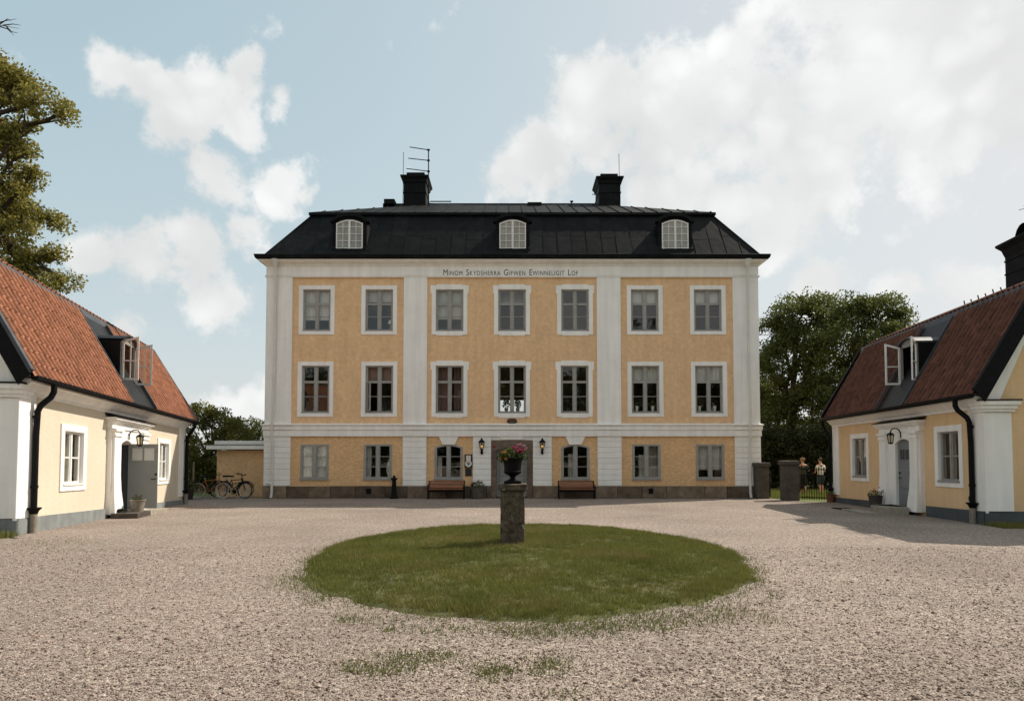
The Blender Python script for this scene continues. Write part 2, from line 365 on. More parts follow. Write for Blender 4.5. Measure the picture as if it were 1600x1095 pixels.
# ------------------------------------------------------------------ ground
def ground_mats():
    g = bpy.data.materials.new('gravel'); g.use_nodes = True; nt = g.node_tree; N = nt.nodes; L = nt.links; b = N['Principled BSDF']
    b.inputs['Roughness'].default_value = .95; b.inputs['Specular IOR Level'].default_value = .15
    tc = N.new('ShaderNodeTexCoord'); vo = N.new('ShaderNodeTexVoronoi'); vo.inputs['Scale'].default_value = 74; vo.inputs['Randomness'].default_value = 1
    L.new(tc.outputs['Object'], vo.inputs['Vector'])
    sp = N.new('ShaderNodeSeparateColor'); L.new(vo.outputs['Color'], sp.inputs[0])
    rp = N.new('ShaderNodeValToRGB'); L.new(sp.outputs[0], rp.inputs[0]); cr = rp.color_ramp; cr.interpolation = 'LINEAR'
    cols = [(0, (0.074, 0.050, 0.038)), (.1, (0.168, 0.115, 0.089)), (.35, (0.278, 0.200, 0.162)), (.55, (0.326, 0.240, 0.193)), (.75, (0.367, 0.280, 0.230)), (.9, (0.452, 0.360, 0.301)), (1, (0.578, 0.490, 0.414))]
    for i, (p, c) in enumerate(cols):
        e = cr.elements[0] if i == 0 else (cr.elements[1] if i == len(cols)-1 else cr.elements.new(p)); e.position = p; e.color = (*c, 1)
    n1 = N.new('ShaderNodeTexNoise'); n1.inputs['Scale'].default_value = .35; n1.inputs['Detail'].default_value = 9; n1.inputs['Roughness'].default_value = .6; L.new(tc.outputs['Object'], n1.inputs['Vector'])
    mr = N.new('ShaderNodeMapRange'); L.new(n1.outputs['Fac'], mr.inputs[0]); mr.inputs[1].default_value = .3; mr.inputs[2].default_value = .7; mr.inputs[3].default_value = .72; mr.inputs[4].default_value = 1.04
    n5 = N.new('ShaderNodeTexNoise'); n5.inputs['Scale'].default_value = 13; n5.inputs['Detail'].default_value = 6; L.new(tc.outputs['Object'], n5.inputs['Vector'])
    mr5 = N.new('ShaderNodeMapRange'); L.new(n5.outputs['Fac'], mr5.inputs[0]); mr5.inputs[1].default_value = .3; mr5.inputs[2].default_value = .7; mr5.inputs[3].default_value = .66; mr5.inputs[4].default_value = 1.3
    mm = N.new('ShaderNodeMath'); mm.operation = 'MULTIPLY'; L.new(mr.outputs[0], mm.inputs[0]); L.new(mr5.outputs[0], mm.inputs[1])
    nf = N.new('ShaderNodeTexNoise'); nf.inputs['Scale'].default_value = .5; nf.inputs['Detail'].default_value = 5; nf.inputs['Distortion'].default_value = 1.2; L.new(tc.outputs['Object'], nf.inputs['Vector'])
    mf = N.new('ShaderNodeMapRange'); L.new(nf.outputs['Fac'], mf.inputs[0]); mf.inputs[1].default_value = .35; mf.inputs[2].default_value = .7; mf.inputs[3].default_value = .08; mf.inputs[4].default_value = .42
    mxf_ = N.new('ShaderNodeMix'); mxf_.data_type = 'RGBA'; L.new(mf.outputs[0], mxf_.inputs[0]); L.new(rp.outputs[0], mxf_.inputs[6]); mxf_.inputs[7].default_value = (.325, .255, .215, 1)
    sc = N.new('ShaderNodeVectorMath'); sc.operation = 'SCALE'; L.new(mxf_.outputs[2], sc.inputs[0]); L.new(mm.outputs[0], sc.inputs['Scale']); L.new(sc.outputs[0], b.inputs['Base Color'])
    bp = N.new('ShaderNodeBump'); bp.inputs['Strength'].default_value = .75; bp.inputs['Distance'].default_value = .016; bp.invert = True
    L.new(vo.outputs['Distance'], bp.inputs['Height']); L.new(bp.outputs[0], b.inputs['Normal'])
    return g
GRAVEL = ground_mats()
PEB = M('loose_gravel', (.27, .202, .166), .95, .2, 30, rnd=.55, spec=.15)
FIELD = M('meadow_grass', (.085, .11, .025), .95, .4, .7, .8, 30, fine=.3)
TURF = M('turf_soil', (.075, .08, .025), .95, .45, 1.6, .6, 40, fine=.3, col2=(.12, .115, .045))
def blade_mat(name, c1, c2, c3):
    m = leaf_mat(name, c1, c2, .3, .6); nt = m.node_tree; N = nt.nodes; L = nt.links
    tc = N.new('ShaderNodeTexCoord'); n1 = N.new('ShaderNodeTexNoise'); n1.inputs['Scale'].default_value = .55; n1.inputs['Detail'].default_value = 6; n1.inputs['Roughness'].default_value = .7
    L.new(tc.outputs['Object'], n1.inputs['Vector'])
    mr = N.new('ShaderNodeMapRange'); L.new(n1.outputs['Fac'], mr.inputs[0]); mr.inputs[1].default_value = .5; mr.inputs[2].default_value = .7; mr.inputs[4].default_value = .75
    old = [n for n in N if n.bl_idname == 'ShaderNodeMix'][0]; mx = N.new('ShaderNodeMix'); mx.data_type = 'RGBA'
    L.new(mr.outputs[0], mx.inputs[0]); L.new(old.outputs[2], mx.inputs[6]); mx.inputs[7].default_value = (*c3, 1)
    for n in N:
        if n.bl_idname == 'ShaderNodeBsdfPrincipled': L.new(mx.outputs[2], n.inputs['Base Color'])
        if n.bl_idname == 'ShaderNodeBsdfTranslucent': L.new(mx.outputs[2], n.inputs[0])
    return m
BLADE = blade_mat('lawn_grass', (.076, .09, .017), (.225, .225, .055), (.27, .20, .082))
WEED = blade_mat('weed_grass', (.085, .105, .025), (.17, .185, .055), (.2, .175, .075))

tag(MB().add([(-900, -300, -.03), (900, -300, -.03), (900, 1500, -.03), (-900, 1500, -.03)], [(0, 1, 2, 3)]).build('ground', FIELD), kind='structure')
GP = [(-9.6, -30), (13.5, -30), (13.5, 15.2), (12.2, 15.45), (13.4, 24.7), (11.6, 25.6), (11.2, 27.0), (11.0, 28.4), (-15.2, 28.6), (-15.0, 25.2), (-12.9, 24.2), (-11.2, 14), (-10.2, 13.35), (-17, 13.0), (-17, -30)]
tag(MB().add([(x, y, 0) for x, y in GP], [tuple(range(len(GP)))]).build('gravel_court', GRAVEL), kind='structure')

# ------------------------------------------------------------------ manor house
YF = gnd(800, 778).y
def mx_(u, v=600): return at(u, v, YF).x
def mz_(v, u=800): return at(u, v, YF).z
mxf = lambda p: (p[0], -p[1], p[2])
manor = empty('manor_house', (0, YF, 0), 0, 'tall three-storey ochre manor house with white pilasters and black mansard roof', 'house')
XL, XR = mx_(418, 500), mx_(1183, 500); DEP = 12.4
z_pl = mz_(759); z_s0 = mz_(681.5); z_s1 = mz_(662.5); z_top = mz_(434); 
wins = []
UX3 = [495, 592.5, 702.5, 800, 898.5, 1007.5, 1106]; UX2 = [493, 592.5, 702.5, 800, 898, 1008.5, 1108]; UX1 = [491.5, 590.5, 701, None, 899, 1010, 1109.5]
hw3 = (mx_(822, 480)-mx_(778, 480))/2; 
r3 = (mz_(517), mz_(452)); r2 = (mz_(645), mz_(571)); r1 = (mz_(748), mz_(694))
for i, u in enumerate(UX3): x = mx_(u, 485); wins.append((x-hw3, x+hw3, *r3, 'top', i))
for i, u in enumerate(UX2): x = mx_(u, 608); wins.append((x-hw3, x+hw3, *r2, 'mid', i))
for i, u in enumerate(UX1):
    if u is None: continue
    x = mx_(u, 720); wins.append((x-hw3, x+hw3, *r1, 'low', i))
door_h = (mx_(773, 720), mx_(827, 720), 0.0, mz_(690))
wf = MB(); wall_grid(wf, XL, XR, z_s0, z_top+.9, [w[:4] for w in wins if w[4] != 'low'])
wf.build('upper_wall', YEL, manor, xf=mxf)
wf = MB(); wall_grid(wf, XL, XR, 0, z_s0, [w[:4] for w in wins if w[4] == 'low']+[door_h], depth=.22)
wf.build('lower_wall', YELR, manor, xf=mxf)
sw = MB()
for x in (XL, XR): sw.add([(x, 0, 0), (x, -DEP, 0), (x, -DEP, z_top+.9), (x, 0, z_top+.9)], [(0, 1, 2, 3)])
wall_grid(sw, XL, XR, 0, z_top+.9, [(-1.0, 1.0, 4.7, 5.42)], d=-DEP)
sw.build('outer_wall', YEL, manor, xf=mxf)
# rooms: floors, ceilings and walls some way behind the front
rm = MB()
for z in (.02, mz_(672), (r2[1]+r3[0])/2+.1, z_top+.5): rm.box(XL+.05, XR-.05, -DEP+.05, -.25, z-.12, z)
rm.build('floor', INTD, manor, xf=mxf)
rm = MB()
z1f = mz_(672)
for z0, z1 in ((.02, z1f-.12), ((r2[1]+r3[0])/2+.1, z_top+.38)):
    rm.box(XL+.05, XR-.05, -4.2, -4.0, z0, z1)
rm.box(XL+.05, mx_(750), -4.2, -4.0, z1f, (r2[1]+r3[0])/2-.02); rm.box(mx_(850), XR-.05, -4.2, -4.0, z1f, (r2[1]+r3[0])/2-.02)
for u in (543, 648, 752, 848, 952, 1058):
    rm.box(mx_(u)-.06, mx_(u)+.06, -3.99, -.26, .03, z1f-.13); rm.box(mx_(u)-.06, mx_(u)+.06, -3.99 if u not in (752, 848) else -DEP+.3, -.26, z1f+.01, (r2[1]+r3[0])/2-.03)
    rm.box(mx_(u)-.06, mx_(u)+.06, -3.99, -.26, (r2[1]+r3[0])/2+.11, z_top+.36)
rm.build('room_wall', INT, manor, xf=mxf)
# windows
for (a0, a1, z0, z1, row, i) in wins:
    if row == 'low':
        ar = .13 if i in (2, 4) else 0
        w = window(manor, mxf, a0, a1, z0, z1, .015, FRG, rows=(.34, .67), fw=.075, mw=.12, arch=ar, dep=.09)
        sm = MB(); sm.box(a0-.03, a1+.03, 0.02, .06, z0-.05, z0-.002); sm.build('sill', FRG, w, xf=mxf)
        if ar:
            n = 8; c = (a0+a1)/2; hw = (a1-a0)/2; sp = MB()
            for s_ in (0, 1):
                xs = [a0+hw*s_+hw*k/n for k in range(n+1)]
                sp.prism([(x, z1-ar*((x-c)/hw)**2) for x in xs]+[(xs[-1], z1+.004), (xs[0], z1+.004)], -.2, .002)
            sp.build('arch_spandrel', YELR, manor, xf=mxf)
            kz = z_s0+.004
            sp = MB(); sp.prism([(c-.26, z1-.01), (c+.26, z1-.01), (c+.43, kz), (c-.43, kz)], -.05, .06); sp.build('keystone', WHT, manor, xf=mxf)
    else:
        rows = (.335, .665) if row == 'mid' else (.34, .67)
        sk = ((0, 0), (0, 1)) if (row, i) == ('mid', 1) else ()
        w = window(manor, mxf, a0, a1, z0, z1, -.07, FRG, rows=rows, thick=(0,), fw=.07, mw=.11, skip=sk)
        surround(w, mxf, a0, a1, z0, z1, .165, -.05, .03, WHT, ears=(.055 if i in (2, 3, 4) else 0))
        sm = MB(); sm.box(a0+.002, a1-.002, -.10, .034, z0-.012, z0+.025); sm.build('sill', FRG, w, xf=mxf)
    H = z1-z0; c = (a0+a1)/2
    def cur(x0, x1, f0, f1, mat=CURT, d=-.24, amp=.02, wv=5):
        q = MB(); wavy(q, x0, x1, z0+H*f0, z0+H*f1, d, amp, wv); q.build('curtain', mat, w, True, mxf)
    if row == 'top':
        if i == 0: cur(a0-.05, a1+.05, .28, 1.03, CURT)
        elif i == 1: cur(a0-.05, a1+.05, .72, 1.03, BLIND, amp=.004)
        elif i == 2: cur(a0-.05, a1+.05, .3, 1.03, BLIND, amp=.008); 
        elif i == 3: cur(a0-.05, a1+.05, .7, 1.03, BLIND, d=-.6, amp=.01)
        elif i == 5: cur(a0-.05, a1+.05, .68, 1.03, CURT, amp=.008)
        elif i == 6: cur(a0-.05, a1+.05, .67, 1.03, CURT, amp=.008)
    elif row == 'mid':
        if i == 1: cur(a0-.05, a1+.05, .67, 1.03, PINKC, amp=.01)
        elif i == 2: cur(a0-.05, c-.06, -.05, 1.03, PINKC, d=-.4, amp=.03); cur(c+.14, a1+.05, -.05, 1.03, PINKC, d=-.45, amp=.03)
        elif i in (5, 6): cur(a0-.05, a1+.05, .66, 1.03, CURT, amp=.018, wv=7)
    else:
        if i == 0: cur(a0+.04, a1-.04, .02, .97, CURT, d=-.12, amp=.02, wv=6)
        elif i == 1:
            cur(a0, a0+.28, 0, 1, CURT, amp=.04, wv=3); cur(a1-.18, a1+.05, -.02, .66, CURT, amp=.04, wv=2)
        elif i == 2: cur(a0+.02, a0+.3, .0, .62, CURT, amp=.04, wv=3)
        elif i == 4: cur(c-.3, c-.02, .0, .72, CURT, amp=.04, wv=3)
        elif i == 5: cur(c-.3, c-.02, .0, .7, CURT, amp=.04, wv=3); cur(c+.02, a1, .0, 1.0, BLIND, d=-.5, amp=.01)
        elif i == 6: cur(a0, a1, .26, 1.0, CURT, amp=.02, wv=6)
    if (row, i) == ('mid', 1):      # casement standing open
        x0 = a0+.07; q = MB(); ww = .5; zA = z0+.08; zB = z0+H*.655
        q.box(0, .045, -.02, .02, zA, zB); q.box(ww-.045, ww, -.02, .02, zA, zB); q.box(.045, ww-.045, -.02, .02, zA, zA+.05); q.box(.045, ww-.045, -.02, .02, zB-.05, zB)
        q.box(.045, ww-.045, -.012, .012, (zA+zB)/2-.015, (zA+zB)/2+.015)
        an = R(62); xo = lambda p, x0=x0, an=an: mxf((x0+p[0]*math.cos(an)-p[1]*math.sin(an), -.085+p[0]*math.sin(an)+p[1]*math.cos(an), p[2]))
        q.build('open_casement', FRG, w, xf=xo)
        q = MB(); q.add([(.04, 0, zA+.04), (ww-.04, 0, zA+.04), (ww-.04, 0, zB-.04), (.04, 0, zB-.04)], [(0, 1, 2, 3)]); q.build('pane', GLASS, w, xf=xo)
# pilasters: plain above, rusticated below
for k, (u0, u1) in enumerate(((418, 457), (631, 667.5), (932.5, 969.5), (1145, 1183))):
    a0, a1 = mx_(u0, 520), mx_(u1, 520); out = .07
    if k == 0: a0 -= .05
    if k == 3: a1 += .05
    p = MB(); p.box(a0, a1, -.02 if k in (1, 2) else -.9, out, z_s1-.01, z_top+.02).build('pilaster', WHT, manor, xf=mxf)
    pil = MB().box(a0+.01, a1-.01, -.02 if k in (1, 2) else -.9, .05, z_pl-.01, z_s0+.01).build('pilaster', WHT, manor, xf=mxf)
    n = 9; h = (z_s0-z_pl)/n
    for j in range(n):
        MB().cbox(a0-.005, a1+.005, .051, .085, z_pl+j*h+.004, z_pl+(j+1)*h-.004, .016).build('block', WHTB, pil, xf=mxf)
# portal wall: rusticated block round the entrance
pa0, pa1 = mx_(739, 720), mx_(862, 720); sj0, sj1 = mx_(767.5, 720), mx_(832.5, 720); zs = mz_(688)
n = 9; h = (z_s0-z_pl)/n
pw = MB(); pw.box(pa0+.01, sj0, -.02, .05, z_pl, z_s0+.01); pw.box(sj1, pa1-.01, -.02, .05, z_pl, z_s0+.01); pw.box(sj0, sj1, -.02, .05, zs+.02, z_s0+.01)
pw = pw.build('entrance_surround', WHT, manor, xf=mxf)
for j in range(n):
    zb, zt = z_pl+j*h+.004, z_pl+(j+1)*h-.004
    if zb > zs:
        MB().cbox(pa0, -.46, .051, .085, zb, zt, .016).build('block', WHTB, pw, xf=mxf); MB().cbox(.46, pa1, .051, .085, zb, zt, .016).build('block', WHTB, pw, xf=mxf)
    else:
        MB().cbox(pa0, sj0, .051, .085, zb, zt, .016).build('block', WHTB, pw, xf=mxf); MB().cbox(sj1, pa1, .051, .085, zb, zt, .016).build('block', WHTB, pw, xf=mxf)
for (b0, b1, t0, t1) in ((-.13, .13, -.2, .2), (-.40, -.15, -.56, -.22), (.15, .40, .22, .56)):
    MB().prism([(b0, zs+.03), (b1, zs+.03), (t1, z_s0+.02), (t0, z_s0+.02)], .04, .10).build('keystone', WHT, pw, xf=mxf)
# stone door case
dc = MB(); dj0, dj1 = mx_(776, 720), mx_(824, 720); zl = mz_(699)
dcase = MB().box(dj0-.02, dj1+.02, -.3, -.2, 0, .02).build('door_case', PORT, manor, xf=mxf)
for s0, s1 in ((sj0, dj0), (dj1, sj1)):
    zz = [0, .95, 1.75, zl-.12]
    for j in range(3): MB().cbox(s0+.003, s1-.003, -.25, .09, zz[j]+.004, zz[j+1]-.004, .012).build('stone', PORT, dcase, xf=mxf)
xs = [dj0+(dj1-dj0)*k/8 for k in range(9)]
MB().prism([(sj0+.003, zl-.12), (dj0, zl-.12)]+[(x, zl-.12+.14*(1-((x-(dj0+dj1)/2)/((dj1-dj0)/2))**2)) for x in xs[1:-1]]+[(dj1, zl-.12), (sj1-.003, zl-.12), (sj1-.003, zs-.02), (0, zs+.04), (sj0+.003, zs-.02)], -.25, .088).build('stone', PORT, dcase, xf=mxf)
# door with fanlight
dr = MB(); zd = 2.08
dr.box(dj0, dj1, -.22, -.17, .05, zd-.02); dr.box(dj0, dj1, -.22, -.14, zd-.02, zd+.06)
dr.box(dj0, dj0+.05, -.22, -.14, .05, zd-.02); dr.box(dj1-.05, dj1, -.22, -.14, .05, zd-.02); dr.box(-.03, .03, -.17, -.145, .05, zd-.02)
dr = dr.build('entrance_door', DOOR, manor, xf=mxf)
for s0, s1 in ((dj0+.12, -.1), (.1, dj1-.12)):
    for z0, z1 in ((.2, .85), (.95, 1.35), (1.45, 1.95)): MB().cbox(s0, s1, -.171, -.15, z0, z1, .02).build('door_panel', DOOR, dr, xf=mxf)
MB().add([(dj0, -.19, zd+.06), (dj1, -.19, zd+.06), (dj1, -.19, zs), (dj0, -.19, zs)], [(0, 1, 2, 3)]).build('fanlight_pane', GLASS, dr, xf=mxf)
q = MB(); [q.box(x-.012, x+.012, -.2, -.17, zd+.06, zs-.05) for x in (-.35, 0, .35)]; q.build('fanlight_bar', FRG, dr, xf=mxf)
MB().tube([(.1, -.145, 1.05), (.1, -.09, 1.05), (.2, -.09, 1.05)], .012, 6).build('handle', BLK, dr, xf=mxf)
MB().ball((mx_(772, 697), .10, mz_(697)), .055).build('entrance_bell', M('red_enamel', (.30, .02, .02), .4), manor, True, mxf)
# plinth stones
ps = MB().box(XL-.02, dj0-.3, -.3, .06, 0, z_pl-.02).box(dj1+.3, XR+.02, -.3, .06, 0, z_pl-.02).build('plinth', PLST, manor, xf=mxf)
x = XL-.09
cuts = [x]; random.seed(3)
while x < XR-.3: x += random.choice((.8, 1.05, 1.3, 1.65, .95)); cuts.append(min(x, XR+.09))
cuts[-1] = XR+.09
for c0, c1 in zip(cuts[:-1], cuts[1:]):
    for e0, e1 in ((c0, min(c1, sj0-.01)), (max(c0, sj1+.01), c1)):
        if e1-e0 > .12: MB().cbox(e0+.006, e1-.006, .061, .12+random.uniform(-.015, .02), 0, z_pl-.005+random.uniform(-.012, .012), .02).build('stone', PLST, ps, xf=mxf)
for u in (577, 1016):
    vx = mx_(u, 769); q = MB(); q.box(vx-.1, vx+.1, .10, .15, .2, .42); q.build('plinth_vent', BLK, manor, xf=mxf)
# string course and main cornice, swept round the house
def ring(name, prof, mat):
    mb = MB(); mb.rects(XL, XR, 0, DEP, prof, caps=False); return mb.build(name, mat, manor, xf=lambda p: p)
zc = (z_s0+z_s1)/2
ring('string_course', [(-.05, z_s0), (.09, z_s0), (.09, zc-.02), (.125, zc+.02), (.125, z_s1-.10), (.16, z_s1-.06), (.17, z_s1-.02), (.03, z_s1+.03), (-.05, z_s1+.03)], WHT)
for u0, u1 in ((414, 457.5), (630, 668), (932, 970), (1144.5, 1187), (738, 863)):
    a0, a1 = mx_(u0, 672), mx_(u1, 672)
    q = MB(); q.box(a0, a1, .0, .135, z_s0+.003, zc-.02); q.box(a0-.02, a1+.02, .0, .17, zc+.02, z_s1-.1); q.box(a0-.04, a1+.04, 0, .215, z_s1-.055, z_s1-.018); q.build('string_course', WHT, manor, xf=mxf)
ze = at(800, 404, YF-.38).z
ring('cornice', [(-.02, z_top), (.09, z_top), (.11, z_top+.07), (.06, z_top+.08), (.06, mz_(417.5)), (.10, mz_(416)), (.15, mz_(413)), (.19, mz_(410.5)), (.25, ze-.12), (.28, ze-.08), (.33, ze-.06), (.35, ze-.005), (0, ze-.005)], WHT)
for u0, u1 in ((418, 457), (631, 667.5), (932.5, 969.5), (1145, 1183)):
    MB().box(mx_(u0, 425), mx_(u1, 425), 0, .095, z_top+.085, mz_(417.6)).build('frieze_block', WHT, manor, xf=mxf)
# lettering on the frieze
fc = bpy.data.curves.new('lettering', 'FONT'); fc.body = 'Minom Skydsherra Gifwen Ewinneligit Lof'; fc.size = .34; fc.small_caps_scale = .74; fc.extrude = .003; fc.space_character = 1.12; fc.space_word = 1.3; fc.offset = .0
for chf in fc.body_format: chf.use_small_caps = True
fo = bpy.data.objects.new('t', fc); COL.objects.link(fo); bpy.context.view_layer.update()
me = bpy.data.meshes.new_from_object(fo.evaluated_get(bpy.context.evaluated_depsgraph_get())); bpy.data.objects.remove(fo)
co = np.zeros(len(me.vertices)*3, np.float32); me.vertices.foreach_get('co', co); co = co.reshape(-1, 3)
tx0, tx1 = mx_(693, 426), mx_(903, 426); k = (tx1-tx0)/(co[:, 0].max()-co[:, 0].min()); tz0, tz1 = mz_(431), mz_(421.5)
nx = (co[:, 0]-co[:, 0].min())*k+tx0; nz = (co[:, 1]-co[:, 1].min())/(co[:, 1].max()-co[:, 1].min())*(tz1-tz0)*1.0+tz0
me.vertices.foreach_set('co', np.stack([nx, -.064-co[:, 2]*.5, nz], 1).astype(np.float32).ravel()); me.update()
me.materials.clear(); link('lettering', me, manor, INK)
# roof: mansard with sheet-metal trays
ov = .38; IN = 1.85; zb = at(800, 336, YF-ov+IN).z
RX0, RX1, RY0, RY1 = XL-ov, XR+ov, -ov, DEP+ov
zr = at(800, 319.5, YF+DEP/2).z
rf = MB(); rf.rects(RX0, RX1, RY0, RY1, [(0, ze), (0, ze+.09), (-.25, ze+.22), (-IN, zb)], caps=True)
hx = (RY1-RY0)/2-IN
rf.loft([[(RX0+IN-.16, RY0+IN-.16, zb-.05), (RX1-IN+.16, RY0+IN-.16, zb-.05), (RX1-IN+.16, RY1-IN+.16, zb-.05), (RX0+IN-.16, RY1-IN+.16, zb-.05)],
         [(RX0+IN-.16, RY0+IN-.16, zb+.05), (RX1-IN+.16, RY0+IN-.16, zb+.05), (RX1-IN+.16, RY1-IN+.16, zb+.05), (RX0+IN-.16, RY1-IN+.16, zb+.05)]])
my = (RY0+RY1)/2; b = len(rf.v)
rf.add([(RX0+IN-.16, RY0+IN-.16, zb+.051), (RX1-IN+.16, RY0+IN-.16, zb+.051), (RX1-IN+.16, RY1-IN+.16, zb+.051), (RX0+IN-.16, RY1-IN+.16, zb+.051), (RX0+IN+hx, my, zr), (RX1-IN-hx, my, zr)],
       [(0, 1, 5, 4), (1, 2, 5), (2, 3, 4, 5), (3, 0, 4)])
roof = rf.build('roof', ROOFM, manor)
gut = MB(); gut.rects(RX0, RX1, RY0, RY1, [(-.02, ze-.012), (.05, ze+.03), (.09, ze+.17), (.07, ze+.19), (-.12, ze+.17)], caps=False); gut.build('eave_gutter', ROOFM, manor)
def clip(poly, a, b, c):           # keep a*x+b*y<=c
    o = []
    for i, p in enumerate(poly):
        q = poly[(i+1) % len(poly)]; dp = a*p[0]+b*p[1]-c; dq = a*q[0]+b*q[1]-c
        if dp <= 0: o.append(p)
        if dp*dq < 0: t = dp/(dp-dq); o.append((p[0]+t*(q[0]-p[0]), p[1]+t*(q[1]-p[1])))
    return o
def trays(O, U, V, N_, trap, width, vcuts, name, seam=.035):
    """sheet trays on the plane O + x U + y V, trapezoid trap=(xl0,xr0,xl1,xr1,h)"""
    xl0, xr0, xl1, xr1, h = trap; x = min(xl0, xl1); k = 0
    while x < max(xr0, xr1):
        w = width*random.uniform(.92, 1.08); ys = [0]+[h*(v+random.uniform(-.06, .06)) for v in vcuts]+[h]
        for y0, y1 in zip(ys[:-1], ys[1:]):
            p = [(x+.004, y0+.006), (x+w-.004, y0+.006), (x+w-.004, y1-.006), (x+.004, y1-.006)]
            p = clip(p, -h, (xl1-xl0), -xl0*h); p = clip(p, h, -(xr1-xr0), xr0*h) if len(p) > 2 else p
            if len(p) < 3: continue
            ar = abs(sum(p[i][0]*p[(i+1) % len(p)][1]-p[(i+1) % len(p)][0]*p[i][1] for i in range(len(p))))/2
            if ar < .02: continue
            t = random.uniform(.008, .014); tw = random.uniform(-.004, .004)
            T = lambda q, n: O+U*q[0]+V*q[1]+N_*n
            mb = MB(); m = len(p)
            mb.add([T(q, 0) for q in p]+[T(q, t+tw*(1 if (q[0] > x+w/2) else -1)) for q in p], [tuple(range(m)), tuple(range(m, 2*m))]+[(i, (i+1) % m, m+(i+1) % m, m+i) for i in range(m)])
            lo = [q for q in p if abs(q[0]-(x+.004)) < 1e-4]
            if len(lo) >= 2:
                l0, l1 = min(q[1] for q in lo), max(q[1] for q in lo)
                c = [(x-.008, l0), (x+.012, l0), (x+.012, l1), (x-.008, l1)]
                mb.add([T(q, .001) for q in c]+[T(q, seam) for q in c], [(4, 5, 6, 7), (0, 1, 5, 4), (1, 2, 6, 5), (2, 3, 7, 6), (3, 0, 4, 7)])
            mb.build(name, ROOFM, roof)
        x += w
dy, dz = IN-.25, zb-(ze+.22); ln = math.hypot(dy, dz)
trays(Vector((0, RY0+.25, ze+.22)), Vector((1, 0, 0)), Vector((0, dy/ln, dz/ln)), Vector((0, -dz/ln, dy/ln)), (RX0+.25, RX1-.25, RX0+IN, RX1-IN, ln-.03), .68, (.42,), 'roof_sheet', .02)
dy, dz = my-(RY0+IN-.16), zr-(zb+.051); ln = math.hypot(dy, dz)
trays(Vector((0, RY0+IN-.16, zb+.051)), Vector((1, 0, 0)), Vector((0, dy/ln, dz/ln)), Vector((0, -dz/ln, dy/ln)), (RX0+IN-.16, RX1-IN+.16, RX0+IN+hx, RX1-IN-hx, ln), .62, (), 'roof_sheet', .05)
# hip rolls
q = MB()
for sx in (1, -1):
    X0, X1 = (RX0, RX0+IN) if sx == 1 else (RX1, RX1-IN)
    MB().tube([(X0+sx*.25, RY0+.25, ze+.24), (X1, RY0+IN, zb+.02)], .035, 6).build('hip_roll', ROOFM, manor)
q.tube([(RX0+IN+hx, my, zr+.01), (RX1-IN-hx, my, zr+.01)], .05, 6); q.build('ridge_roll', ROOFM, manor)
# dormers
DCURT = M('dormer_curtain', (.34, .30, .25), .9, .3, 3, .3, 9)
zd0 = at(800, 389, YF+.13).z; zd1 = at(800, 343.5, YF+.13).z
for k, u in enumerate((546, 801, 1055)):
    c = at(u, 366, YF+.13).x; hw = at(821, 366, YF+.13).x-at(801, 366, YF+.13).x+.02; fy = .13
    n = 10; bw_ = hw+.17; sp = zd1-.22
    arc = lambda r, up: [(c-r+2*r*i/n, sp+up*math.sqrt(max(0, 1-((2*i/n-1))**2*.93))) for i in range(n+1)]
    body = MB(); body.prism([(c-bw_, zd0-.45)]+arc(bw_, .42)+[(c+bw_, zd0-.45)], fy+.05, 2.0)
    dm = body.build('dormer', ROOFM, manor)
    q = MB(); o_ = arc(bw_+.10, .50); i_ = arc(bw_-.04, .37); m = len(o_)
    q.prism(o_+i_[::-1], fy-.07, fy+.3); q.build('dormer_hood', ROOFM, dm)
    q = MB(); q.box(c-bw_-.02, c+bw_+.02, fy-.1, fy+.04, zd0-.14, zd0-.02); q.build('dormer_sill', ROOFM, dm)
    # window set in the cheek front
    xfd = lambda p, fy=fy: (p[0], fy+.045-p[1], p[2])
    c0, c1 = c-hw, c+hw; archz = .17
    zt = lambda a: zd1-archz*((a-c)/hw)**2
    xs = [c0+(c1-c0)*i/10 for i in range(11)]
    q = MB(); q.prism([(c0, zd0), (c1, zd0)]+[(x, zt(x)) for x in reversed(xs)], .001, .012); q.build('curtain', DCURT, dm, xf=xfd)
    q = MB(); fw = .05
    q.box(c0, c0+fw, .013, .06, zd0, zt(c0+fw)); q.box(c1-fw, c1, .013, .06, zd0, zt(c1-fw)); q.box(c-.045, c+.045, .013, .07, zd0, zd1-.01); q.box(c0+fw, c1-fw, .013, .06, zd0, zd0+.06)
    q.prism([(x, zt(x)-.055) for x in xs]+[(x, zt(x)) for x in reversed(xs)], .013, .061)
    H = zd1-zd0
    for x in ((c0+fw+c-.045)/2, (c1-fw+c+.045)/2): q.box(x-.012, x+.012, .02, .05, zd0+.06, zt(x)-.05)
    for f in (.28, .52, .76): q.box(c0+fw, c-.045, .02, .048, zd0+H*f-.012, zd0+H*f+.012); q.box(c+.045, c1-fw, .02, .048, zd0+H*f-.012, zd0+H*f+.012)
    q.build('window_frame', FRW, dm, xf=xfd)
    for x0, x1 in ((c0+fw, c-.045), (c+.045, c1-fw)):
        q = MB(); q.add([(x0, .03, zd0+.06), (x1, .03, zd0+.06), (x1, .03, zt(x1)-.05), (x0, .03, zt(x0)-.05)], [(0, 1, 2, 3)]); q.build('pane', GLASS, dm, xf=xfd)
